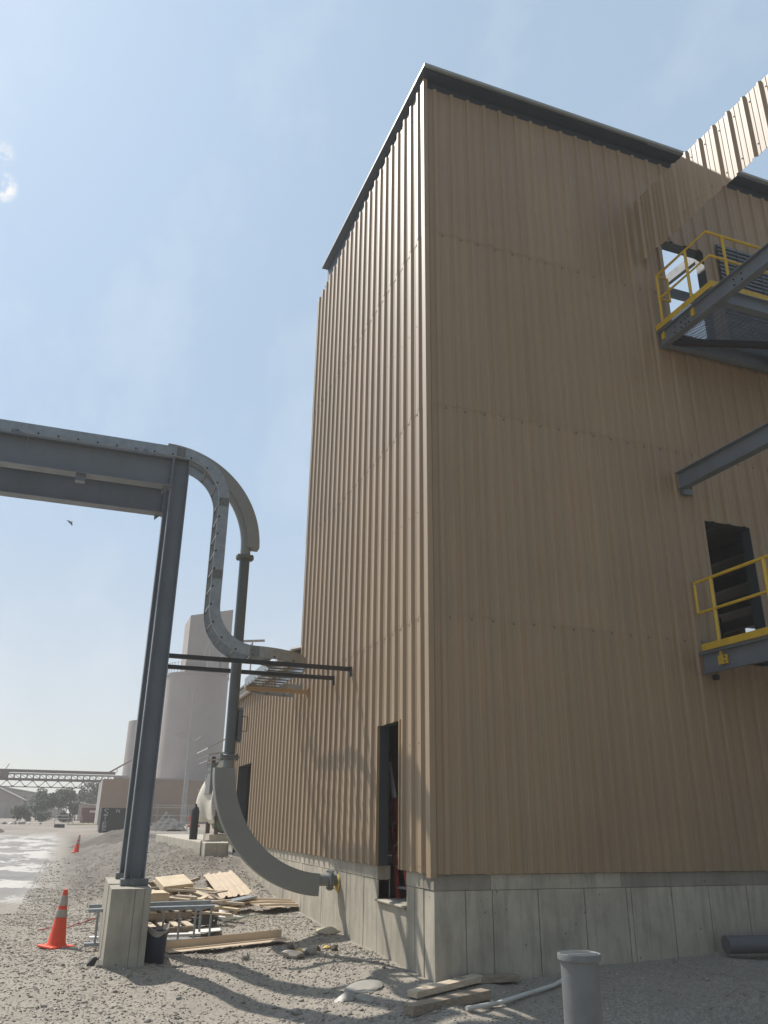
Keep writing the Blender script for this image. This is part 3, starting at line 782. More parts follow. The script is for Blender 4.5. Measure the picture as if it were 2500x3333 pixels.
# ------------------------------------------------------------------ cable tray
tray = thing('cable_tray', 'galvanised ladder cable tray bending down from the rack and across to the tower wall', 'cable tray', (-2.4, 2.5, 2.7))
YN, YF = 2.85, 3.45; RH = .165
ZB = 5.905; XL = -2.382; ZL = 2.835
frames = []   # (centre of bottom line, lateral unit, up unit)
def fadd(p, lat, up): frames.append((Vector(p), Vector(lat), Vector(up)))
ym = (YN+YF)/2
for x in np.linspace(-16, -3.06, 44): fadd((x, ym, ZB), (0,1,0), (0,0,1))
R1 = .66; c1 = Vector((XL-R1, ym, ZB-R1))
for a in np.linspace(90, 0, 12)[0:]: 
    u = Vector((math.cos(R(a)), 0, math.sin(R(a)))); fadd(c1+u*R1, (0,1,0), u)
R2 = .74; c2 = Vector((XL+R2, ym, ZL+R2))
for z in np.linspace(ZB-R1, ZL+R2, 8)[1:-1]: fadd((XL, ym, z), (0,1,0), (1,0,0))
for a in np.linspace(180, 270, 12):
    u = Vector((math.cos(R(a)), 0, math.sin(R(a)))); fadd(c2+u*R2, (0,1,0), -u)
# flat left-hand bend towards +Y
ri = .45; c3 = Vector((-1.655, YF+ri, ZL)); hw = (YF-YN)/2
for a in np.linspace(-90, 0, 12):
    u = Vector((math.cos(R(a)), math.sin(R(a)), 0)); fadd(c3+u*(ri+hw), -u, (0,0,1))
xe = c3.x+ri+hw
for y in np.linspace(c3.y, 5.85, 9)[1:-1]: fadd((xe, y, ZL), (-1,0,0), (0,0,1))
c4 = Vector((xe+hw+.38, 5.85, ZL))
for a in np.linspace(180, 90, 10):
    u = Vector((math.cos(R(a)), math.sin(R(a)), 0)); fadd(c4+u*(.38+hw), u, (0,0,1))
fadd((-.04, 5.85+.38+hw, ZL), (0,1,0), (0,0,1))
for sgn, nm in ((-1, 'side_rail'), (1, 'side_rail')):
    mb = MB(); t = .004
    # web at lateral offset sgn*hw, flanges turned outwards are small
    pr = [(0,0),(0,RH),(-sgn*.035,RH),(-sgn*.035,RH-t),(-sgn*t,RH-t),(-sgn*t,t),(-sgn*.03,t),(-sgn*.03,0)]
    mb.sweep(pr, [(p+l*sgn*hw, l, u) for p, l, u in frames])
    mb.build(nm, M['galv'], tray)
# rungs every 0.28 m with their dark end bolts
acc = 0; last = frames[0][0]; nextd = .1; rungs = []
for (p, l, u), (p2, l2, u2) in zip(frames, frames[1:]):
    seg = (p2-p).length
    while nextd <= acc+seg:
        t = (nextd-acc)/seg
        rungs.append((p.lerp(p2, t), l.lerp(l2, t).normalized(), u.lerp(u2, t).normalized())); nextd += .283
    acc += seg
for p, l, u in rungs:
    if p.x < -9.5: continue
    mb = MB(); d = l.cross(u)
    mb.obox(p+u*.022, l*(hw-.006), d*.018, u*.010, 0)
    for s_ in (-1, 1):
        mb.lathe([(.015, -.004), (.015, .006), (.008, .009)], p+l*s_*hw+u*.026, 8, 1, axis=l*s_)
    mb.build('rung', [M['flange'], M['bolt']], tray)
for x in (-3.6, -5.4, -7.2, -9.0):
    mb = MB(); mb.box(x-.03, 2.22, 5.60, x+.03, 3.60, 5.66); mb.box(x-.025, 2.86, 5.66, x+.025, 2.92, 5.90); mb.box(x-.025, 3.38, 5.66, x+.025, 3.44, 5.90); mb.box(x-.03, 2.8, 5.865, x+.03, 3.5, 5.90)
    mb.build('support_strut', M['steel'], tray)
# splice plates on the near rail
for i in (44, 55, 60, 73):
    p, l, u = frames[i]; q, _, _ = frames[min(i+1, len(frames)-1)]; d = (q-p).normalized()
    mb = MB(); o = p - l*(hw+.003) + u*(RH*.5); mb.obox(o, d*.07, l*.002, u*(RH*.46))
    for a in (-.05, -.025, .025, .05):
        for b_ in (-.045, .045): mb.lathe([(.006, 0), (.006, .006)], o + d*a + u*b_ - l*.002, 6, 0, axis=-l)
    mb.build('splice_plate', M['flange'], tray)

# ------------------------------------------------------------------ conveying pipe
YP = 3.66; XP = -1.765; PR_ = .084
pipe = thing('conveying_pipe', 'grey conveying pipe with two thick backed elbows dropping from the rack into the foundation', 'pipe', (XP, YP, 2))
zt = 4.62; zb = 1.43
mb = MB(); mb.tube([(XP, YP, zb+.02), (XP, YP, zt-.02)], PR_, 28); mb.build('riser', M['pipedark'], pipe, smooth=40)
R1p = 1.45; c1 = Vector((XP-R1p, YP, 4.78))
arc = [(c1+Vector((math.cos(R(a)), 0, math.sin(R(a))))*R1p, Vector((math.cos(R(a)), 0, math.sin(R(a))))) for a in np.linspace(0, 90, 28)]
mb = MB(); mb.tube([(XP, YP, zt+.03)] + [p for p, _ in arc] + [(-16, YP, 4.78+R1p)], PR_, 24)
up = mb.build('upper_elbow', M['pipe'], pipe, smooth=40)
mb = MB(); prf = [(0,-.105),(.205,-.105),(.215,-.095),(.215,.095),(.205,.105),(0,.105)]
mb.sweep(prf, [(p, u, Vector((0,1,0))) for p, u in arc]); mb.build('wear_back', M['pipe'], up, smooth=40)
R2p = 1.56; c2 = Vector((XP+R2p, YP, 1.27))
arc = [(c2+Vector((math.cos(R(a)), 0, math.sin(R(a))))*R2p, Vector((math.cos(R(a)), 0, math.sin(R(a))))) for a in np.linspace(180, 270, 30)]
mb = MB(); mb.tube([(XP, YP, zb-.03)] + [p for p, _ in arc] + [(-.125, YP, 1.27-R2p)], PR_, 24)
lo = mb.build('lower_elbow', M['pipe'], pipe, smooth=40)
mb = MB(); prf = [(-.092,-.112),(.205,-.112),(.218,-.10),(.218,.10),(.205,.112),(-.092,.112)]
mb.sweep(prf, [(p, u, Vector((0,1,0))) for p, u in arc[:-1]]); mb.build('wear_back', M['pipe'], lo, smooth=40)
def flange(c, ax, name='flange', r=.148):
    mb = MB(); ax = Vector(ax)
    for s_ in (-1, 1):
        mb.lathe([(PR_, s_*.003), (r, s_*.003), (r, s_*.024), (PR_+.02, s_*.028), (PR_, s_*.04)], c, 28, 0, axis=ax)
    f = mb.build(name, M['flange'], pipe, smooth=40)
    u = Vector((0,1,0)); w_ = ax.cross(u)
    for k in range(8):
        a = R(22.5+45*k); q = Vector(c) + (u*math.cos(a)+w_*math.sin(a))*(r-.024)
        mb = MB(); mb.lathe([(.007, -.045), (.012, -.045), (.012, -.026), (.012, .026), (.012, .045), (.006, .052)], q, 6, 0, axis=ax); mb.build('bolt', M['flange'], f)
flange((XP, YP, zt), (0,0,1)); flange((XP, YP, zb), (0,0,1)); flange((-.10, YP, -.29), (1,0,0))
mb = MB(); mb.tube([(-.10, YP, -.29), (.05, YP, -.29)], PR_, 20); mb.build('wall_stub', M['flange'], pipe, smooth=40)
mb = MB(); mb.lathe([(.02, 0), (.11, .0), (.125, .018), (.10, .034), (.02, .036)], (-.005, YP-.02, -.33), 14, 0, axis=(1,0,0))
tag(mb.build('foam_seal', M['foam'], loc=(0, YP, -.33), smooth=60), 'crusty yellow foam seal where the pipe enters the foundation wall', 'seal')
# small access box on the riser
mb = MB(); mb.box(XP+.085, YP-.07, 1.68, XP+.155, YP+.07, 2.14); ab = mb.build('inspection_door', M['pipedark'], pipe, bevel=.01)
mb = MB(); mb.tube([(XP+.155, YP-.03, 1.82), (XP+.235, YP-.03, 1.82), (XP+.235, YP-.03, 2.04), (XP+.155, YP-.03, 2.04)], .007, 6); mb.build('handle', M['bolt'], ab)
for z in (1.66, 2.17):
    mb = MB(); mb.lathe([(.02, -.05), (.02, .05)], (XP+.10, YP-.02, z), 10, 0, axis=(1,0,0)); mb.build('clamp', M['galv'], ab)

# ------------------------------------------------------------------ foreground objects
cl_ = thing('capped_pipe', 'upright grey plastic pipe with round ribbed cap standing in the foreground', 'pipe', (-.91, -4.3, -1.1))
mb = MB(); mb.tube([(-.91, -4.3, -1.35), (-.91, -4.3, -.19)], .112, 36); mb.build('pipe_body', M['sewer'], cl_, smooth=40)
mb = MB(); mb.lathe([(.02, -.004), (.122, -.004), (.129, .0), (.129, .026), (.126, .034), (.124, .034), (.121, .030), (.01, .030)], (-.91, -4.3, -.195), 40)
cap = mb.build('cap', M['sewer'], cl_, smooth=35)
mb = MB()
for k in range(-9, 10):
    y = k*.0115; L = math.sqrt(max(0, .112**2-y*y))
    if L > .02 and abs(k) > 2: mb.bar((-.91-L, -4.3+y, -.1645), (-.91+L, -4.3+y, -.1645), .005, .004)
mb.box(-1.0, -4.325, -.166, -.82, -4.320, -.162); mb.box(-1.0, -4.28, -.166, -.82, -4.275, -.162)
mb.build('ribs', M['sewer'], cap)
mb = MB(); pts = [(-.10, -1.02, 0), (.35, -.80, 0), (.8, -.58, 0), (1.25, -.38, 0), (1.7, -.16, 0), (2.05, -.03, 0)]
pts = [(x, y, gzw(x, y)+.035) for x, y, _ in pts]; mb.tube(pts, .021, 14)
tag(mb.build('pvc_pipe', M['pvc'], loc=(.9, -.5, -1.0), smooth=40), 'thin white plastic pipe lying on the shaded ground', 'pipe')
mb = MB(); n = 28; ri_, ro_ = .085, .10; A0 = Vector((4.70, .72-1.02, gz(4.7,-.3)+.13)); 
A0 = Vector((3.78, -.22, gz(3.8, -.22)+.13)); A1 = A0+Vector((4.2, -.9, .04))
d = (A1-A0).normalized(); u = Vector((0,0,1)); w_ = d.cross(u).normalized()
prof = []
mb.lathe([(ri_, 0), (ro_, 0), (ro_, 4.2), (ri_, 4.2), (ri_, 0.001)], A0, 32, 0, axis=d)
tag(mb.build('drain_pipe', M['drain'], loc=A0, smooth=40), 'grey blue drain pipe lying by the foundation at the right edge', 'pipe')

def plank(name, p0, p1, wd, th, mat, lab, cat='timber', group=None, roll=0, zoff=0):
    p0 = Vector((*p0, gzw(*p0)+th/2+.004+zoff)) if len(p0) == 2 else Vector(p0); p1 = Vector((*p1, gzw(*p1)+th/2+.004+zoff)) if len(p1) == 2 else Vector(p1)
    mb = MB(); u = Vector((math.sin(roll)*.2, 0, 1)); mb.bar(p0, p1, wd, th, u, 0)
    o = mb.build(name, mat, loc=(p0+p1)/2, bevel=.004)
    return tag(o, lab, cat, group)
plank('timber_plank', (-.66, -.92), (.36, -.52), .14, .085, M['wood2'], 'weathered grey timber nearest the camera by the foundation corner')
plank('timber_plank', (-.40, -.37), (.50, -.07), .15, .06, M['wood'], 'pale timber lying between two others at the foundation corner', zoff=.012)
plank('timber_plank', (.22, -.10), (.98, -.06), .13, .06, M['wood2'], 'short brown timber lying against the foundation wall', zoff=.02)

# crumpled sheets near the corner
def crumple(name, x, y, w_, d_, h_, mat, lab, cat, seed, rot=0, zz=0):
    r = random.Random(seed); mb = MB(); n = 12; V = []
    for j in range(n+1):
        for i in range(n+1):
            a, b_ = i/n-.5, j/n-.5
            e = max(0, 1-(abs(a)*2)**3)*max(0, 1-(abs(b_)*2)**3)
            hz = h_*(e*(.5+.5*math.sin(7*a+seed)*math.cos(6*b_+2*seed)) + .16*r.uniform(-1, 1)*e)
            px = a*w_*(1+.10*math.sin(5*b_+seed)); py = b_*d_*(1+.15*math.sin(4*a+seed*2))
            qx = x+px*math.cos(rot)-py*math.sin(rot); qy = y+px*math.sin(rot)+py*math.cos(rot)
            V.append((qx, qy, gzw(qx, qy)+.012+zz+max(0, hz)))
    F = [(j*(n+1)+i, j*(n+1)+i+1, (j+1)*(n+1)+i+1, (j+1)*(n+1)+i) for j in range(n) for i in range(n)]
    mb.add(V, F)
    o = mb.build(name, mat, loc=(x, y, gz(x, y)), smooth=50)
    so_ = o.modifiers.new('thick', 'SOLIDIFY'); so_.thickness = .012; so_.offset = -1
    return tag(o, lab, cat)
crumple('plastic_sheet', -1.38, 5.55, .5, .6, .14, M['white'], 'crumpled white plastic sheet beside the stacked pallets', 'sheet', 5, .6)

def panel(name, p, ea, eb, mat, lab, cat='siding sheet', thick=.002, rib=.03, pitch=.3048, start=.06):
    """corrugated offcut: corner p, ribs run along ea, profile runs along eb"""
    p = Vector(p); ea = Vector(ea); eb = Vector(eb); L = eb.length; e = eb.normalized(); nrm = ea.cross(eb).normalized()
    if nrm.z < 0: nrm = -nrm
    S = [(0., 0.)]; c = start
    while c < L:
        for d_, h in ((-.04,0.),(-.016,rib),(.016,rib),(.04,0.),(.10,0.),(.11,.005),(.13,.005),(.14,0.)):
            if 0 < c+d_ < L: S.append((c+d_, h))
        c += pitch
    S.append((L, 0.)); mb = MB()
    bend = lambda t: 0.02*math.sin(3.1*t)
    for (a, ha), (b, hb) in zip(S, S[1:]):
        for t0, t1 in ((0, .33), (.33, .66), (.66, 1)):
            q = [p+e*a+nrm*(ha+bend(t0))+ea*t0, p+e*b+nrm*(hb+bend(t0))+ea*t0, p+e*b+nrm*(hb+bend(t1))+ea*t1, p+e*a+nrm*(ha+bend(t1))+ea*t1]
            mb.add(q, [(0,1,2,3)])
    o = mb.build(name, mat, loc=p)
    so_ = o.modifiers.new('thick', 'SOLIDIFY'); so_.thickness = .003
    return tag(o, lab, cat)
panel('siding_sheet', (-1.17, 6.95, -.80), (-.03, 2.12, .26), (.64, .22, .05), M['sheet'], 'large tan corrugated sheet lying on the gravel slope beside the foundation', start=.12, pitch=.25)
panel('siding_sheet', (-1.02, 6.66, -.80), (1.02, -.10, -.02), (.48, -.72, -.07), M['sheet'], 'bent tan corrugated offcut with a jagged end near the foundation wall', start=.12)
panel('siding_sheet', (-1.52, -1.12, gz(-1.5,-1.1)+.03), (.15, .24, .0), (.62, -.50, .03), M['sheet'], 'small tan corrugated offcut at the bottom edge of the view', start=.1, pitch=.2)

# long tan flashing
fl = MB(); A = Vector((-2.50, 2.62, -1.0)); B = Vector((-.83, 3.0, -.99)); A.z = gz(-2.5, 2.62)+.04; B.z = gz(-.83, 3.0)+.035
dd = (B-A).normalized(); nn = Vector((-dd.y, dd.x, 0))
fl.prism([(0,0),(.15,0),(.15,.012),(.17,.012),(.17,0),(.30,0),(.30,.10),(.296,.10),(.296,.005),(.174,.005),(.174,.016),(.146,.016),(.146,.004),(0,.004)], A, B, nn, (0,0,1))
tag(fl.build('metal_flashing', M['sheet'], loc=A), 'long tan metal flashing with upturned back edge lying on the gravel', 'flashing')

# spare ladder tray standing on its edge behind the piers
rk = thing('spare_tray', 'galvanised ladder tray section standing on edge behind the concrete piers', 'cable tray', (-2.7, 3.35, -1.05))
for z in (-1.0, -.60):
    mb = MB(); zz = z
    mb.prism([(0,-.02),(.105,-.02),(.105,-.016),(.004,-.016),(.004,.016),(.105,.016),(.105,.02),(0,.02)], (-3.52, 3.3, zz), (-1.86, 3.33, zz+.01), (0,1,0), (0,0,1)); mb.build('side_rail', M['galv'], rk)
for k in range(8):
    x = -3.40+.212*k
    mb = MB(); mb.box(x, 3.305, -.985, x+.026, 3.33, -.612); mb.build('rung', M['galv'], rk)
t2 = thing('spare_tray', 'second galvanised tray rail lying flat on top of the lumber behind the first', 'cable tray', (-2.7, 4.0, -.66))
mb = MB(); mb.prism(chan(.06, .06, .005), (-3.5, 4.02, -.62), (-1.80, 4.05, -.60), (0,1,0), (0,0,1)); mb.build('side_rail', M['galv'], t2)
for x in (-3.38, -1.95):
    mb = MB(); mb.box(x, 4.03, -1.06, x+.03, 4.06, -.65); mb.build('leg', M['galv'], t2)
mb = MB(); mb.bar((-3.45, 3.75, -.97), (-1.98, 3.62, -.955), .15, .03); tag(mb.build('painted_plank', M['white'], loc=(-2.7, 3.68, -.96)), 'white painted plank lying behind the spare tray', 'plank')
# navy bucket with liner
bk = thing('trash_bucket', 'dark navy bucket with plastic liner beside the front pier', 'bucket', (-2.735, 2.16, -1.08))
mb = MB(); mb.lathe([(.115, 0), (.120, .01), (.138, .365), (.146, .37), (.146, .385), (.134, .385), (.118, .03), (.02, .025)], (-2.735, 2.16, -1.085), 32); mb.build('bucket_body', M['navy'], bk, smooth=40)
mb = MB(); V = []; n = 40
for k in range(n):
    a = 2*math.pi*k/n
    for r_, z in ((.118, -.04), (.135, .015), (.152, .010), (.150, -.05-.03*math.sin(3*a))):
        V.append((-2.735+math.cos(a)*(r_+.004*math.sin(9*a)), 2.16+math.sin(a)*(r_+.004*math.cos(7*a)), -.70+z+.03*math.sin(2*a+1)*(z > -.03)))
mb.add(V, [(k*4+i, ((k+1) % n)*4+i, ((k+1) % n)*4+i+1, k*4+i+1) for k in range(n) for i in range(3)])
mb.build('liner', M['bag'], bk, smooth=60)
mb = MB(); mb.obox((-2.875, 2.10, -.66), (.02, 0, .01), (0, .004, 0), (-.02, 0, .06)); mb.build('liner_tail', M['bag'], bk)

# pallets
def pallet(name, loc, rot, tilt=0, L=1.0, W=.95, label='', group='wooden pallets in the scrap pile', boards=6):
    t = thing(name, label, 'pallet', loc, group); t.rotation_euler = (tilt, 0, rot)
    save = ORG[t.name]; ORG[t.name] = Vector((0,0,0))
    for y in (-W/2+.03, 0, W/2-.03):
        mb = MB(); mb.box(-L/2, y-.02, .018, L/2, y+.02, .105); mb.build('stringer', M['wood2'], t)
    for k in range(boards):
        x = -L/2+.05+(L-.1)*k/(boards-1)
        mb = MB(); mb.box(x-.05, -W/2, .106, x+.05, W/2, .124); mb.build('deck_board', M['wood'], t)
    for x in (-L/2+.06, 0, L/2-.06):
        mb = MB(); mb.box(x-.05, -W/2, 0, x+.05, W/2, .017); mb.build('bottom_board', M['wood2'], t)
    return t
pallet('wood_pallet', (-2.52, 4.62, -1.03), .05, label='lowest wooden pallet of the pile, seen through the spare tray rungs')
pallet('wood_pallet', (-2.50, 5.25, -.90), .12, label='wooden pallet stacked on the lowest one under the crate')
pallet('wood_pallet', (-2.45, 7.05, -.72), .2, tilt=.16, L=1.1, label='tilted wooden pallet leaning at the back of the pile', boards=5)
mb = MB(); mb.obox((-2.02, 6.95, -.54), (.26, .05, .02), (-.05, .34, .055), (0, -.01, .055)); tag(mb.build('plywood_box', M['ply'], loc=(-2.02, 6.95, -.54), bevel=.008), 'shallow plywood box lying on the tilted pallet', 'box')
mb = MB(); mb.obox((-2.72, 5.2, -.655), (.40, .02, 0), (-.02, .26, 0), (0, 0, .115)); 
for k in range(3): mb.obox((-2.98+.26*k, 5.2, -.535), (.118, .006, 0), (-.013, .265, 0), (0, 0, .006))
tag(mb.build('wooden_crate', M['ply'], loc=(-2.72, 5.2, -.655), bevel=.004), 'wooden crate with slatted top sitting on the pallets behind the pier', 'crate')
plank('lumber_board', (-2.28, 5.15, -.64), (-1.98, 5.0, -.66), .10, .06, M['wood'], 'short pale board end resting right of the crate, front one', 'board')
plank('lumber_board', (-2.14, 5.45, -.63), (-1.84, 5.28, -.65), .10, .06, M['wood'], 'short pale board end resting right of the crate, back one', 'board')
plank('lumber_board', (-1.78, 7.4, -.66), (-1.28, 6.5, -.80), .16, .05, M['wood'], 'pale wide board slanting down beside the big tan sheet', 'board')
plank('lumber_board', (-1.62, 7.3, -.70), (-1.15, 6.7, -.82), .06, .06, M['wood2'], 'narrow grey board slanting next to the pale wide board', 'board')
plank('lumber_board', (-1.95, 7.2, -.60), (-1.50, 7.55, -.50), .08, .05, M['wood2'], 'weathered timber sticking out behind the plywood box', 'board')
plank('lumber_board', (-1.95, 6.5, -.74), (-1.74, 6.75, -.62), .12, .06, M['wood'], 'upright pale timber end standing in the middle of the pile', 'board')
plank('lumber_board', (-1.22, 5.78, -.95), (-1.06, 5.98, -.93), .08, .05, M['wood'], 'small pale wood block beside the crumpled plastic sheet', 'board')
rl = random.Random(17)
for k in range(22):
    x = rl.uniform(-2.6, -1.3); y = rl.uniform(4.7, 7.0); a = rl.uniform(0, 3.14); L_ = rl.uniform(.18, .42); zc = -.80+.10*(y-5)/2+rl.uniform(0, .13); tl = rl.uniform(-.12, .12)
    if x > -1.75 and y < 5.4: zc -= .12
    d_ = Vector((math.cos(a), math.sin(a), tl))*L_
    plank('lumber_offcut', Vector((x, y, zc))-d_, Vector((x, y, zc))+d_, rl.choice((.06, .09, .12)), rl.choice((.02, .035, .04)), M[rl.choice(('wood', 'wood2', 'wood', 'ply'))], 'loose lumber offcut jumbled among the pallets of the scrap pile', 'offcut', 'loose offcuts jumbled in the scrap pile')
for k, (m_, lab) in enumerate(((M['wood2'], 'lowest brown board of the flat stack in front of the tan sheets'), (M['trim'], 'tan metal trim lying in the middle of the flat stack'), (M['galv'], 'shiny metal trim lying on top of the flat stack'))):
    z = -.90+.05*k
    mb = MB(); mb.bar((-2.0+.04*k, 5.05+.05*k, z), (-.62-.02*k, 6.62, z+.05), .26-.03*k, .03); tag(mb.build('metal_trim' if k else 'lumber_board', m_, loc=(-1.3, 5.8, z)), lab, 'trim' if k else 'board')
mb = MB(); mb.add([(-2.1,3.95,-.985),(-1.62,4.1,-.975),(-1.58,4.36,-.97),(-2.05,4.28,-.975)], [(0,1,2,3)]); o = mb.build('white_sheet', M['white'], loc=(-1.85, 4.2, -.98)); q = o.modifiers.new('thick', 'SOLIDIFY'); q.thickness = .012
tag(o, 'flat white sheet lying on the gravel under the steel angle', 'sheet')
mb = MB(); mb.prism(ang(.10, .008), (-1.92, 4.62, -.965), (-1.58, 4.66, -.955), (0,1,0), (0,0,1))
for x in (-1.86, -1.64): mb.lathe([(.012, 0), (.012, .004)], (x, 4.62, -.90), 8, 1, axis=(0,-1,0))
tag(mb.build('steel_angle', [M['darksteel'], M['white']], loc=(-1.75, 4.64, -.96)), 'short grey steel angle with two bolt holes on the white sheet', 'angle')
mb = MB(); pts = [(-1.6+.09*k, 5.0+.08*k+.05*math.sin(k*.9), 0) for k in range(12)]; pts = [(x, y, gzw(x, y)+.015) for x, y, _ in pts]; mb.tube(pts, .006, 6)
tag(mb.build('green_cord', M['cord'], loc=(-1, 5.5, -.95)), 'thin green cord lying on the gravel right of the pile', 'cord')
mb = MB(); pts = [(-4.15+.07*k, 5.6+.06*k+.04*math.sin(k), 0) for k in range(14)]; pts = [(x, y, gzw(x, y)+.015) for x, y, _ in pts]; mb.tube(pts, .008, 6)
tag(mb.build('red_cord', M['redcord'], loc=(-3.8, 6, -1.0)), 'thin red cord lying on the gravel left of the piers', 'cord')

# rocks and rubble, each its own thing
def rock(x, y, s, mat, lab, seed, flat=.6, group=None):
    r = random.Random(seed); bm = bmesh.new(); bmesh.ops.create_icosphere(bm, subdivisions=3, radius=1)
    ax = [Vector((r.uniform(-1,1), r.uniform(-1,1), r.uniform(-1,1))).normalized() for _ in range(9)]
    for v in bm.verts:
        for a in ax:
            d_ = v.co.dot(a)
            if d_ > .62: v.co -= a*(d_-.62)
        v.co = Vector((v.co.x*s*1.15, v.co.y*s*.9, v.co.z*s*flat))*(1+r.uniform(-.03,.03))
    me = DATA.meshes.new('rock'); bm.to_mesh(me); bm.free(); me.materials.append(mat)
    o = DATA.objects.new('rubble_chunk', me); COL.objects.link(o); o.location = (x, y, gzw(x, y)+s*flat*.45); o.rotation_euler = (r.uniform(-.2,.2), r.uniform(-.2,.2), r.uniform(0,6))
    return tag(o, lab, 'rock', group)
rock(-1.05, 2.02, .15, M['rock'], 'broad flat rubble chunk lying in front of the flashing', 1, .45)
rock(-.80, 2.10, .10, M['rock'], 'rounder rubble chunk beside the broad flat one', 2, .7)
rock(-1.66, 1.98, .07, M['rock'], 'single grey rock lying below the middle of the flashing', 3, .8)
rock(-.90, 2.28, .06, M['foam'], 'yellow foam lump lying on the rubble', 4, .6)
rock(-.52, 2.30, .05, M['foam'], 'small yellow foam lump on the rubble nearest the foundation', 5, .6)
for k, (x, y) in enumerate(((-.62, 2.45), (-.45, 2.22), (-.7, 2.2), (-.35, 2.5), (-.95, 2.5))):
    rock(x, y, .05+.012*(k % 3), M['dirt'], 'brown clod in the row of rubble near the foundation', 20+k, .7, 'brown clods beside the foundation')
rock(-3.44, 2.05, .075, M['darksteel'], 'dark rock at the foot of the front pier', 9, .8)
rock(-3.36, 1.92, .07, M['rock'], 'tan rock touching the front pier base', 10, .8)
rock(-.16, 3.45, .17, M['crumb'], 'low crumbly heap of pale fill at the foundation base below the pipe', 12, .40)
def chunk(x, y, s_, lab, seed, flat, rz_):
    o = rock(x, y, s_, M['bag'], lab, seed, flat); o.location.z -= s_*flat*.25; o.name = 'cement_chunk'; o['category'] = 'cement'; o.rotation_euler.z = rz_; o.data.set_sharp_from_angle(angle=R(30)); return o
chunk(-.72, .20, .21, 'broad pale hardened cement slab lying on the gravel by the shadow edge', 31, .30, .3)
chunk(-1.02, -.10, .13, 'rounded pale cement chunk just in front left of the broad slab', 32, .50, .8)
chunk(-.84, -.16, .11, 'jagged pale cement chunk just in front of the broad slab', 33, .55, 2.1)
rock(-.80, -1.30, .035, M['white'], 'small white stone near the weathered timber', 13, .9)
rock(-1.55, -.15, .06, M['rock'], 'grey rock left of the crumpled bag', 14, .6)

# ------------------------------------------------------------------ traffic cones
def cone(x, y, lab):
    z0 = gzw(x, y)
    t = thing('traffic_cone', lab, 'traffic cone', (x, y, z0), 'orange traffic cones along the road edge')
    mb = MB(); mb.box(x-.175, y-.175, z0+.0, x+.175, y+.175, z0+.03); o = mb.build('base', M['orange'], t, bevel=.012); 
    mb = MB()
    r = lambda h: .122-.094*h/.88
    mb.lathe([(.14, .028), (r(.06), .06), (r(.88), .70), (.012, .705)], (x, y, z0), 28); mb.build('body', M['orange'], t, smooth=40)
    for a, b in ((.45, .57), (.63, .79)):
        mb = MB(); mb.lathe([(r(a)+.002, .06+(a-.06)*.78), (r(a)+.005, .06+(a-.06)*.78), (r(b)+.005, .06+(b-.06)*.78), (r(b)+.002, .06+(b-.06)*.78)], (x, y, z0), 28); mb.build('reflective_band', M['reflect'], t, smooth=40)
    return t
cn = cone(-3.86, 3.75, 'near orange traffic cone with two dull reflective bands')
cn.rotation_euler = (.02, .03, .6)
ORG2 = cn.location.copy()
c2_ = copy_tree(cn, None, (-3.55, 29, gzw(-3.55, 29)), .2, 'distant faded traffic cone beside the brown dirt mound')
c2_.rotation_euler = (.0, .10, .2)

# ------------------------------------------------------------------ mounds
def mound(name, cx, cy, rx_, ry_, h_, mat, lab, seed, nn=60):
    r = random.Random(seed); mb = MB(); V = []; ph = [r.uniform(0, 6) for _ in range(8)]
    for j in range(nn+1):
        for i in range(nn+1):
            a = (i/nn*2-1); b = (j/nn*2-1)
            ang_ = math.atan2(b, a); rr = math.hypot(a, b)/(1+.12*math.sin(2*ang_+ph[0])+.08*math.sin(3*ang_+ph[1]))
            e = max(0, 1-rr**1.5)
            x = cx+a*rx_*1.15; y = cy+b*ry_*1.15
            z = gz(x, y) - .06 + h_*e*(1+.18*math.sin(5*a+ph[2])*math.sin(4*b+ph[3]))+ (.05*math.sin(13*a+ph[4])*math.sin(11*b+ph[5])+.03*r.uniform(-1,1)+.22*e*mno.fractal(Vector((x*1.6, y*1.1, seed)), .7, 2., 5))*h_*(e > 0)
            V.append((x, y, z))
    F = [(j*(nn+1)+i, j*(nn+1)+i+1, (j+1)*(nn+1)+i+1, (j+1)*(nn+1)+i) for j in range(nn) for i in range(nn)]
    mb.add(V, F); o = mb.build(name, mat, loc=(cx, cy, gz(cx, cy)), smooth=180)
    return tag(o, lab, 'mound')
mound('dirt_mound', -1.55, 34.5, 2.0, 3.2, .46, M['dirt'], 'long brown dirt mound beyond the piers beside the far cone', 4)
mound('gravel_pile', 2.3, 50, 1.3, 1.7, .95, M['fines'], 'grey pile of gravel fines near the concrete pad', 6)
mound('dirt_mound', -8.7, 50, .8, 1.2, .42, M['dirt'], 'small dark earth heap at the left edge of the road', 8)

# ------------------------------------------------------------------ equipment pad behind the annex
mb = MB(); z1 = -.05
mb.prism([(-.56,13.45),(.9,13.45),(.9,24.),(-.85,24.),(-.62,16.2)], (0,0,-.9), (0,0,z1), (1,0,0), (0,1,0))
tag(mb.build('concrete_pad', M['conc'], loc=(0, 18, -.3), bevel=.02), 'low concrete equipment pad at the far end of the annex', 'slab')
mb = MB(); mb.tube([(-.60, 13.9, -.40), (-.60, 13.9, -.02), (-.42, 13.95, -.02), (-.05, 14.1, -.02)], .02, 8)
tag(mb.build('conduit', M['flange'], loc=(-.5, 13.9, -.1)), 'thin conduit hooked over the edge of the equipment pad', 'conduit')
mb = MB(); mb.lathe([(.02, 0), (.115, 0), (.118, .03), (.118, .78), (.085, .88), (.04, .92), (.03, .98), (.01, .99)], (-.46, 16.6, z1), 20)
tag(mb.build('gas_cylinder', M['black'], loc=(-.46, 16.6, z1), smooth=40), 'tall black gas cylinder standing on the equipment pad', 'cylinder')
mb = MB(); n = 14; V = []
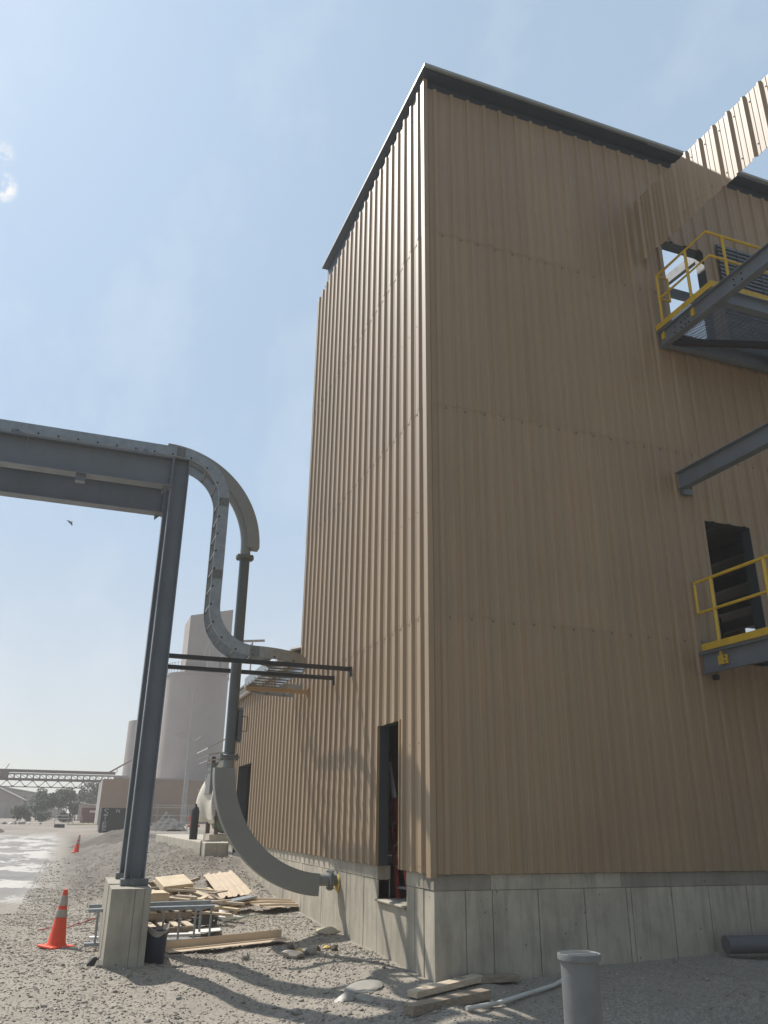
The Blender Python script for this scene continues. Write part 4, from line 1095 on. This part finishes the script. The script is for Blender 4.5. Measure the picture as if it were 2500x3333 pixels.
for j in range(n+1):
    t = j/n; z = 2.10-1.68*t
    ext = .35 + 2.3*math.sin(min(1., t*1.25)*math.pi*.55) - .5*max(0, t-.75)
    for i in range(n+1):
        s_ = i/n; y = 14.95 + ext*(1-s_)
        x = .02 - .20*math.sin(math.pi*min(1, t*.9+.05)) - .10*(1-s_) - .10*t + .035*math.sin(7*s_+5*t)
        V.append((x, y, z + .03*math.sin(6*s_)*t))
F = [(j*(n+1)+i, j*(n+1)+i+1, (j+1)*(n+1)+i+1, (j+1)*(n+1)+i) for j in range(n) for i in range(n)]
mb.add(V, F); o = mb.build('cream_tarp', M['tarp'], loc=(0, 15, 1.2), smooth=60); q = o.modifiers.new('thick', 'SOLIDIFY'); q.thickness = .01
tag(o, 'cream tarp hanging over the machine beside the lower pipe elbow', 'tarp')
mc = thing('machine_skid', 'green and rusty machine on posts with small canopy roof behind the pipe', 'machine', (.2, 15.3, z1))
for x, y in ((-.02, 15.25), (.55, 15.25), (-.05, 16.6), (.55, 16.6)):
    mb = MB(); mb.prism(ib(.1, .1, .01, .008), (x, y, z1), (x, y, 2.3), (1,0,0), (0,1,0)); mb.build('post', M['rust'], mc)
mb = MB(); mb.lathe([(.02, -.35), (.26, -.3), (.28, .0), (.26, .6), (.02, .66)], (.22, 15.5, .42), 20, 0, axis=(0,1,0)); mb.build('tank', M['green'], mc, smooth=50)
mb = MB(); mb.box(-.22, 15.1, z1, .45, 16.2, .12); mb.build('plinth', M['conc'], mc)
mb = MB(); mb.add([(-.50,14.9,2.40),(.7,14.9,3.05),(.7,17.2,3.05),(-.50,17.2,2.40),(-.50,14.9,2.44),(.7,14.9,3.09),(.7,17.2,3.09),(-.50,17.2,2.44)], [(0,3,2,1),(4,5,6,7),(0,1,5,4),(1,2,6,5),(2,3,7,6),(3,0,4,7)]); mb.build('canopy', M['palewall'], mc)
mb = MB()
for z in (2.12, 2.28): mb.tube([(-.42, 15.1, z-.03), (.6, 15.1, z+.15)], .02, 8); mb.tube([(-.42, 15.1, z-.03), (-.42, 17, z-.03)], .02, 8)
mb.tube([(-.42, 15.1, 2.25), (-.46, 15.1, 2.0), (-.44, 15.1, 1.6)], .016, 8)
mb.build('guard_rail', M['galvpale'], mc)
mb = MB(); mb.box(-.3, 15.3, 1.2, .3, 16.3, 2.05); mb.build('housing', M['flange'], mc)
wr = thing('valve_rack', 'pale dusty rack of valves and boxes standing beyond the equipment pad', 'rack', (1.6, 30, -.4))
for x in (1.45, 1.85):
    mb = MB(); mb.box(x, 30, -.4, x+.06, 30.06, 1.75); mb.build('post', M['galvpale'], wr)
for z in (.3, .8, 1.25, 1.68):
    mb = MB(); mb.box(1.40, 29.95, z, 1.98, 30.15, z+.05); mb.build('shelf', M['galvpale'], wr)
for x, z, s_ in ((1.55, .86, .14), (1.72, 1.31, .16), (1.5, .35, .18), (1.75, .36, .12), (1.5, 1.31, .12)):
    mb = MB(); mb.box(x, 29.9, z, x+s_, 30.1, z+s_*1.3); mb.build('box', M['white'], wr, bevel=.01)
ob = thing('safety_barricade', 'orange barricade frame standing far off beside the gravel pile', 'barricade', (3.96, 50, -.45))
for x in (3.72, 4.2):
    mb = MB(); mb.box(x, 50, -.5, x+.07, 50.07, .55); mb.build('leg', M['orange'], ob)
for z in (-.1, .42):
    mb = MB(); mb.box(3.6, 49.97, z, 4.4, 50.0, z+.16); mb.build('rail', M['orange'], ob)
fn = thing('pipe_fence', 'thin grey pipe fence in front of the tan wall below the silo', 'fence', (2.5, 48, -.4))
for x in (1.3, 3.3, 5.3):
    mb = MB(); mb.tube([(x, 48, -.5), (x, 48, 1.3)], .03, 8); mb.build('post', M['galvpale'], fn)
for z in (.2, .62, 1.1, 1.25):
    mb = MB(); mb.tube([(1.0, 48, z), (7, 48, z)], .016, 6); mb.build('rail', M['galvpale'], fn)

# ------------------------------------------------------------------ far plant: silos, walls, mast, bridge
sl1 = thing('concrete_silo', 'tall round grey silo with headhouse and roof railings beyond the pipe', 'silo', (6.72, 78, 0))
mb = MB(); mb.lathe([(3.25, -.5), (3.25, 14.3), (3.33, 14.35), (3.33, 14.55), (.5, 14.7)], (6.72, 78, 0), 64); mb.build('barrel', M['silo'], sl1, smooth=30)
hd = MB(); hd.prism([(5.07,14.6),(9.5,14.6),(9.5,21.55),(5.07,20.5)], (0,75.3,0), (0,80.3,0), (1,0,0), (0,0,1)); hd.build('headhouse', M['silohead'], sl1)
mb = MB()
for k in range(26):
    a = R(165+8.2*k); x = 6.72+3.25*math.cos(a); y = 78+3.25*math.sin(a); mb.tube([(x, y, 14.5), (x, y, 15.6)], .03, 5)
for z in (15.05, 15.6): mb.tube([(6.72+3.25*math.cos(R(165+8.2*k)), 78+3.25*math.sin(R(165+8.2*k)), z) for k in range(26)], .03, 5)
mb.build('railing', M['galvpale'], sl1)
hb = thing('hoist_beam', 'small jib hoist beam sticking out high beside the silo headhouse', 'hoist', (10.8, 72.4, 15))
mb = MB(); mb.bar((9.4, 72.4, 17.5), (12.55, 72.4, 17.85), .2, .22); mb.build('jib', M['bridge'], hb)
mb = MB(); mb.bar((11.3, 72.4, 17.6), (11.25, 72.4, 14.5), .14, .14, (1,0,0)); mb.bar((11.2, 72.4, 17.4), (10.2, 72.4, 15.6), .12, .12, (0,1,0)); mb.build('mast', M['galvpale'], hb)
eq = thing('roof_equipment', 'pale blower and ducts on the silo roof seen just above the annex eave', 'equipment', (7.2, 74, 14.6))
mb = MB(); mb.box(6.9, 72.6, 14.6, 8.1, 73.6, 15.5); mb.build('housing', M['galvpale'], eq)
mb = MB(); mb.tube([(8.4, 73, 14.6), (8.4, 73, 16.0), (9.4, 73, 16.2), (9.9, 73, 15.2)], .28, 10); mb.build('duct', M['galvpale'], eq, smooth=40)
mb = MB(); mb.tube([(7.1, 72.8, 15.5), (6.9, 72.8, 17.6)], .05, 6); mb.tube([(6.4, 72.8, 15.5), (6.9, 72.8, 17.4)], .04, 6); mb.build('bracket', M['galvpale'], eq)
mb = MB(); mb.lathe([(3.2, -.5), (3.2, 10.6), (1, 10.9)], (3.9, 88, 0), 48)
tag(mb.build('concrete_silo', M['silo'], loc=(3.9, 88, 0), smooth=30), 'shorter grey silo mostly hidden behind the rack columns', 'silo')
bw_ = thing('tan_block_building', 'long low reddish tan building at the foot of the silo', 'building', (7, 72, 0))
mb = MB(); mb.box(-.6, 71.5, -1, 13, 76, 3.75); mb.build('wall', M['tanwall'], bw_)
mb = MB(); mb.box(-.65, 71.4, 3.75, 13.1, 76.1, 3.9); mb.build('coping', M['silohead'], bw_)
mb = MB(); mb.box(6.6, 71.42, .9, 7.4, 71.49, 1.3); mb.build('sign_board', M['palewall'], bw_)
tb = thing('tan_shed', 'tan box shed under the conveyor bridge with its sunlit end wall coloured paler', 'building', (-.5, 62, 0))
mb = MB(); mb.box(-1.98, 60, -.4, 2.0, 69, 3.25); mb.build('wall', M['tanwall'], tb)
mb = MB(); mb.box(-2.03, 60.02, -.4, -1.982, 69, 3.22); mb.build('end_wall', M['palewall'], tb)  # sunlight on the left-facing side is put into this paler wall colour
mp_ = thing('lamp_mast', 'tall pale lighting mast with four lamp arms before the silo', 'lamp post', (4.35, 60, -.1))
mb = MB(); mb.tube([(4.45, 60, -.3), (4.4, 60, 4), (4.35, 60, 6.6)], [.24, .16, .11], 12); mb.tube([(4.35, 60, 6.55), (4.32, 60, 10.7)], [.08, .05], 8); mb.build('pole', M['galvpale'], mp_, smooth=40)
for dx, dz in ((-.95, .35), (-.5, .62), (.35, .75), (.95, .42)):
    mb = MB(); mb.tube([(4.35, 60, 6.5), (4.35+dx*.6, 60, 6.45), (4.35+dx, 60, 6.45+dz)], .035, 6)
    mb.obox((4.35+dx*1.12, 60, 6.5+dz), (.17, 0, .10), (0, .1, 0), (-.02, 0, .035)); mb.build('lamp_arm', M['galvpale'], mp_)

br = thing('conveyor_bridge', 'long lattice steel conveyor bridge crossing the sky at the left', 'bridge', (-6, 66, 3.3))
BX0, BX1, BY = -62., .2, 66.
def br_part(name, fn):
    mb = MB(); fn(mb); mb.build(name, M['bridge'], br)
mb = MB(); mb.box(BX0, BY-.3, 3.86, -.9, BY+.6, 4.06); mb.build('conveyor_belt', M['bridge'], br)
mb = MB(); mb.box(BX0, BY-.36, 3.64, BX1, BY-.26, 3.78); mb.build('upper_chord', M['galvpale'], br)
mb = MB(); mb.box(BX0, BY-.40, 3.18, BX1, BY-.24, 3.38); mb.build('walkway_chord', M['bridge'], br)
mb = MB(); mb.box(BX0, BY-.36, 2.66, -3.1, BY-.28, 2.73); mb.build('lower_chord', M['bridge'], br)
x = -24.; k = 0
while x < -.4:
    mb = MB(); mb.box(x-.05, BY-.35, 3.38, x+.05, BY-.28, 3.64); mb.bar((x+.08, BY-.3, 3.62), (x+.42, BY-.3, 3.40), .04, .04)
    if x < -3.2 and k % 2 == 0:
        mb.bar((x, BY-.31, 3.2), (x-.45, BY-.31, 2.72), .045, .05); mb.bar((x, BY-.33, 3.2), (x+.45, BY-.33, 2.72), .045, .05); mb.box(x-.10, BY-.355, 3.12, x+.10, BY-.33, 3.26); mb.box(x+.38, BY-.36, 2.68, x+.54, BY-.34, 2.80)
    mb.build('truss_panel', M['bridge'], br); x += .49; k += 1
mb = MB(); mb.tube([(-1.6, BY, 3.95), (-1.2, BY, 4.15), (0.6, BY, 5.3)], .07, 8); mb.bar((-.8, BY, 4.0), (-.8, BY, 4.4), .05, .05, (0,1,0)); mb.build('feed_chute', M['bridge'], br)
mb = MB(); mb.box(-9.9, BY-.5, 3.4, -9.3, BY+.5, 4.0); mb.bar((-9.6, BY, 4.0), (-9.35, BY, 4.5), .05, .05, (0,1,0)); mb.build('drive_unit', M['bridge'], br)

# steel bin with sprayed letters
dp = thing('steel_dumpster', 'black scrap dumpster with STEEL sprayed down its door', 'dumpster', (-1.2, 47.8, -.5))
z0 = -.55
mb = MB(); mb.box(-2.20, 47.0, z0, -.20, 50.5, 1.03); mb.build('body', M['black'], dp)
mb = MB(); mb.box(-1.70, 46.97, z0+.02, -1.67, 47.0, 1.0); mb.box(-2.20, 46.96, .97, -.2, 47.0, 1.03); mb.box(-2.20, 46.96, z0, -.2, 47.0, z0+.05); mb.build('door_frame', M['darksteel'], dp)
mb = MB(); mb.box(-2.1, 47.2, z0-.35, -1.7, 50.3, z0); mb.build('skid', M['black'], dp)
def stroke(mb, pts, r=.028):
    for a, b in zip(pts, pts[1:]):
        mb.bar((a[0], 46.985, a[1]), (b[0], 46.985, b[1]), r*1.6, .02, (0,1,0))
L = MB()
def letter(ch, cx, cz, w_, h_):
    P = {'S': [[(1,.85),(.7,1),(.25,.95),(.1,.75),(.35,.55),(.75,.42),(.9,.2),(.6,0),(.1,.08)]],
         'T': [[(0,1),(1,1)],[(.5,1),(.45,0)]],
         'E': [[(.9,1),(.1,1),(.1,0),(.95,0)],[(.1,.5),(.8,.5)]],
         'L': [[(.15,1),(.1,0),(1,.03)]],
         '7': [[(0,1),(1,1),(.4,0)]],
         '8': [[(.5,.52),(.1,.75),(.5,1),(.9,.75),(.5,.52),(.05,.25),(.5,0),(.95,.25),(.5,.52)]]}[ch]
    for s_ in P: stroke(L, [(cx-w_/2+u*w_, cz-h_/2+v_*h_) for u, v_ in s_], .022)
for ch, cz, h_ in (('S', .80, .34), ('T', .44, .30), ('E', .08, .24), ('E', -.17, .20), ('L', -.42, .20)): letter(ch, -1.92, cz, .26, h_)
letter('7', -1.30, .84, .10, .16); letter('8', -1.14, .84, .10, .16)
L.build('lettering', M['spray'], dp)

# ------------------------------------------------------------------ far left: house, sheds, trees, kerb stones
hs = thing('gable_house', 'low grey house with pale gable roof edge at the left border', 'house', (-12, 95, .2))
mb = MB(); mb.prism([(-15.2,0),(-9.7,0),(-9.7,2.25),(-12.3,3.35),(-15.2,2.1)], (0,95,0), (0,101,0), (1,0,0), (0,0,1)); mb.build('wall', M['silo'], hs)
mb = MB(); mb.bar((-12.35,97.9,3.5), (-9.4,97.9,2.2), 6.4, .12, (.4,0,1)); mb.bar((-12.25,97.9,3.5), (-15.6,97.9,2.1), 6.4, .12, (-.4,0,1)); mb.build('roof', M['roofmet'], hs)
mb = MB(); mb.box(-13.2, 94.95, .1, -11.06, 94.99, 1.8); mb.build('garage_door', M['palewall'], hs)
wh = thing('grey_warehouse', 'wide grey warehouse with sloping pale roof edge behind the house', 'building', (-12, 114, .3))
mb = MB(); mb.prism([(-20,0),(-6.5,0),(-6.5,2.85),(-13.2,3.9),(-20,2.9)], (0,112,0), (0,122,0), (1,0,0), (0,0,1)); mb.build('wall', M['silohead'], wh)
mb = MB(); mb.bar((-13.2,117,4.0), (-6.3,117,2.92), 10.4, .1, (.15,0,1)); mb.bar((-13.2,117,4.0), (-20.3,117,2.95), 10.4, .1, (-.15,0,1)); mb.build('roof', M['roofmet'], wh)
gr = thing('lean_to_shed', 'grey sloping roof shed half hidden among the trees', 'shed', (-5.6, 100, .2))
mb = MB(); mb.prism([(-6.3,.1),(-4.6,.1),(-4.8,1.1),(-6.2,1.3)], (0,100,0), (0,103,0), (1,0,0), (0,0,1)); mb.build('wall', M['palewall'], gr)
mb = MB(); mb.add([(-6.2,99.9,1.35),(-5.1,99.9,1.1),(-4.86,103,2.34),(-6.0,103,2.5),(-6.2,99.9,1.41),(-5.1,99.9,1.16),(-4.86,103,2.40),(-6.0,103,2.56)], [(0,3,2,1),(4,5,6,7),(0,1,5,4),(1,2,6,5),(2,3,7,6),(3,0,4,7)]); mb.build('roof', M['galvpale'], gr)
gs = thing('grey_shed', 'small grey shed with pale roof edge behind the maroon container', 'shed', (-2.4, 80, 0))
mb = MB(); mb.prism([(-3.4,0),(-1.2,0),(-1.2,1.36),(-3.2,1.72),(-3.4,1.6)], (0,80,0), (0,84,0), (1,0,0), (0,0,1)); mb.build('wall', M['silo'], gs)
mb = MB(); mb.bar((-3.35,82,1.78), (-1.2,82,1.42), 4.3, .07, (.15,0,1)); mb.build('roof', M['white'], gs)
mn = thing('maroon_container', 'maroon metal container with a small white sign', 'container', (-2.4, 70, 0))
mb = MB(); mb.box(-3.18, 70, -.2, -1.4, 74, 1.2)
for k in range(16): mb.box(-3.15+.11*k, 69.97, -.15, -3.11+.11*k, 70.0, 1.15)
mb.build('body', M['maroon'], mn)
mb = MB(); mb.box(-2.50, 69.94, .80, -1.92, 69.965, .98); mb.build('sign', M['white'], mn)
mb = MB(); mb.box(-3.2, 69.95, 1.2, -1.38, 74.05, 1.25); mb.build('roof_edge', M['palewall'], mn)
mb = MB(); mb.prism([(-2.45,1.2),(-1.4,1.2),(-1.5,2.0),(-1.75,2.65),(-2.3,2.55)], (0,100,0), (0,102,0), (1,0,0), (0,0,1))
tag(mb.build('white_cabin', M['white'], loc=(-1.9, 100, 1.2)), 'small white cabin showing between trees behind the grey shed', 'cabin')
for x0, x1, lab in ((-5.12, -4.15, 'grey pipe guard rail beside the old tyre'), (-3.82, -3.14, 'short grey pipe guard rail nearer the maroon container')):
    t = thing('guard_rail', lab, 'guard rail', ((x0+x1)/2, 62, 0)); zb_ = gz(x0, 62)
    for x in (x0, x1):
        mb = MB(); mb.tube([(x, 62, zb_-.1), (x, 62, .52)], .022, 6); mb.build('post', M['galvpale'], t)
    for z in (.30, .52):
        mb = MB(); mb.tube([(x0, 62, z), (x1, 62, z)], .02, 6); mb.build('rail', M['galvpale'], t)
mb = MB(); mb.lathe([(.20, .0), (.34, .0), (.36, .05), (.36, .18), (.34, .22), (.20, .22), (.20, .001)], (-4.66, 56, gz(-4.66, 56)), 24)
tag(mb.build('old_tyre', M['tyre'], loc=(-4.66, 56, gz(-4.66, 56)), smooth=40), 'old black tyre lying flat at the far road edge', 'tyre')
mb = MB(); V = []
for i in range(30):
    for j in range(5):
        x = -4.2+2.2*i/29; y = 60+1.2*j/4; V.append((x, y, gz(x, y)+.02+.10*math.sin(math.pi*j/4)*(.6+.4*math.sin(i*1.3))))
mb.add(V, [(i*5+j, (i+1)*5+j, (i+1)*5+j+1, i*5+j+1) for i in range(29) for j in range(4)])
tag(mb.build('grass_verge', M['grass'], smooth=180), 'dry grass verge before the maroon container', 'grass', kind='stuff')
for k, (x, s_, m_) in enumerate(((-8.6, .18, 'rock'), (-8.2, .16, 'white'), (-7.9, .22, 'rock'), (-7.45, .30, 'conc'), (-6.9, .12, 'white'), (-6.1, .16, 'rock'))):
    r_ = rock(x, 61, s_, M[m_], ['grey boulder at the left end of the far row of stones', 'whitish boulder in the far row of stones', 'dark boulder in the middle of the far row of stones', 'big concrete block in the far row of stones', 'flat white slab right of the concrete block', 'round grey boulder apart at the right of the far row'][k], 40+k, .7)

def tree(name, x, y, h, rad, lab, mat, seed, group, leaf=.10, nleaf=2600, crown_lo=.25, tr=.07):
    r = random.Random(seed); z0 = gz(x, y)
    t = thing(name, lab, 'tree' if 'tree' in name else 'bush', (x, y, z0), group)
    mb = MB(); tips = []
    mb.tube([(x, y, z0-.1), (x+.05*h*r.uniform(-1,1), y, z0+h*.35), (x+.06*h*r.uniform(-1,1), y, z0+h*.7)], [tr, tr*.7, tr*.3], 7)
    for k in range(7):
        a = r.uniform(0, 6.28); b = r.uniform(.3, .95); zs = z0+h*r.uniform(.18, .5)
        e = Vector((x+math.cos(a)*rad*b*.8, y+math.sin(a)*rad*b*.8, z0+h*r.uniform(.5, .9)))
        mb.tube([(x, y, zs), ((x+e.x)/2, (y+e.y)/2, (zs+e.z)/2+.05*h), e], [tr*.5, tr*.35, tr*.12], 5); tips.append(e)
    mb.build('trunk', M['bark'], t)
    cl__ = [(e, rad*r.uniform(.32, .55)) for e in tips]
    for k in range(9):
        a = r.uniform(0, 6.28); q = math.sqrt(r.random())
        cl__.append((Vector((x+math.cos(a)*rad*q*.8, y+math.sin(a)*rad*q*.8, z0+h*r.uniform(crown_lo+.1, .88))), rad*r.uniform(.25, .5)))
    mb = MB()
    for k in range(nleaf):
        c, cr = r.choice(cl__)
        d_ = Vector((r.gauss(0,1), r.gauss(0,1), r.gauss(0,.8))).normalized()*cr*r.random()**.35
        p = c+d_; s_ = leaf*r.uniform(.6, 1.4)
        u = Vector((r.gauss(0,1), r.gauss(0,1), r.gauss(0,1))).normalized(); v_ = u.orthogonal().normalized()
        mb.add([p-u*s_-v_*s_*.4, p+u*s_*.2-v_*s_*.7, p+u*s_, p+v_*s_*.6], [(0,1,2,3)])
    mb.build('crown', mat, t)
    return t
tree('bushy_tree', -6.4, 85, 3.0, 1.35, 'broad pale green tree in the middle of the far left group', M['leaf1'], 1, 'trees behind the far yard', nleaf=3200)
tree('bushy_tree', -4.7, 88, 3.1, 1.35, 'mid green tree right of the broad pale one', M['leaf1'], 2, 'trees behind the far yard', nleaf=3000)
tree('bushy_tree', -2.4, 95, 4.2, 1.7, 'tallest dark tree close to the tan shed', M['leaf2'], 3, 'trees behind the far yard', nleaf=3600)
tree('bushy_tree', -3.6, 82, 1.9, .8, 'low dark tree just left of the grey shed', M['leaf2'], 4, 'trees behind the far yard', nleaf=1800)
tree('bushy_tree', -7.3, 82, 2.0, .8, 'thin dusty tree right of the house front', M['leaf1'], 5, 'trees behind the far yard', nleaf=1100)
tree('bushy_tree', -9.0, 104, 2.6, 1.2, 'sparse tree between house and warehouse', M['leaf1'], 9, 'trees behind the far yard', nleaf=1000)
tree('round_bush', -8.3, 75, 1.2, .95, 'dark bush in front of the house door', M['leaf2'], 6, 'bushes along the far yard', leaf=.07, nleaf=1800, crown_lo=.05, tr=.03)
tree('round_bush', -6.3, 74, .7, .9, 'low wide bush at the centre of the far verge', M['leaf2'], 7, 'bushes along the far yard', leaf=.07, nleaf=1500, crown_lo=.05, tr=.03)
tree('round_bush', -4.4, 72, .7, .8, 'low dark bush behind the guard rails', M['leaf2'], 8, 'bushes along the far yard', leaf=.07, nleaf=1500, crown_lo=.05, tr=.03)

# bird
bm = MB(); bc = Vector((-6.4, 40, 17.2)); d = Vector((.5, .2, .45)).normalized()
bm.tube([bc-d*.14, bc-d*.09, bc, bc+d*.09, bc+d*.13, bc+d*.16], [.012, .022, .036, .028, .022, .004], 8)
for s_ in (-1, 1):
    wv = Vector((-.45, .1, .42)).normalized()*s_
    bm.add([bc+d*.06, bc-d*.05, bc-d*.08+wv*.14, bc-d*.10+wv*.26, bc+d*.03+wv*.15,
            bc+d*.06+Vector((0,.01,0)), bc-d*.05+Vector((0,.01,0)), bc-d*.08+wv*.14+Vector((0,.01,0)), bc-d*.10+wv*.26+Vector((0,.006,0)), bc+d*.03+wv*.15+Vector((0,.01,0))],
           [(0,1,2,3,4),(9,8,7,6,5),(0,4,9,5),(4,3,8,9),(3,2,7,8),(2,1,6,7)])
tag(bm.build('small_bird', M['bird'], loc=bc), 'small dark bird flying below the rack beams', 'bird')

# ------------------------------------------------------------------ haze
HAZE = .0017
if HAZE:
    hz = MB(); hz.box(-70, -20, -3.5, 40, 135, 24); hm = DATA.materials.new('haze_air'); hm.use_nodes = True; hn = hm.node_tree
    hn.nodes.remove(hn.nodes['Principled BSDF']); pv = hn.nodes.new('ShaderNodeVolumePrincipled')
    pv.inputs['Color'].default_value = (.93, .92, .92, 1); pv.inputs['Density'].default_value = HAZE; pv.inputs['Anisotropy'].default_value = .1
    hn.links.new(pv.outputs['Volume'], hn.nodes['Material Output'].inputs['Volume'])
    tag(hz.build('haze', hm), 'thin dusty haze over the whole yard', 'haze', kind='stuff')
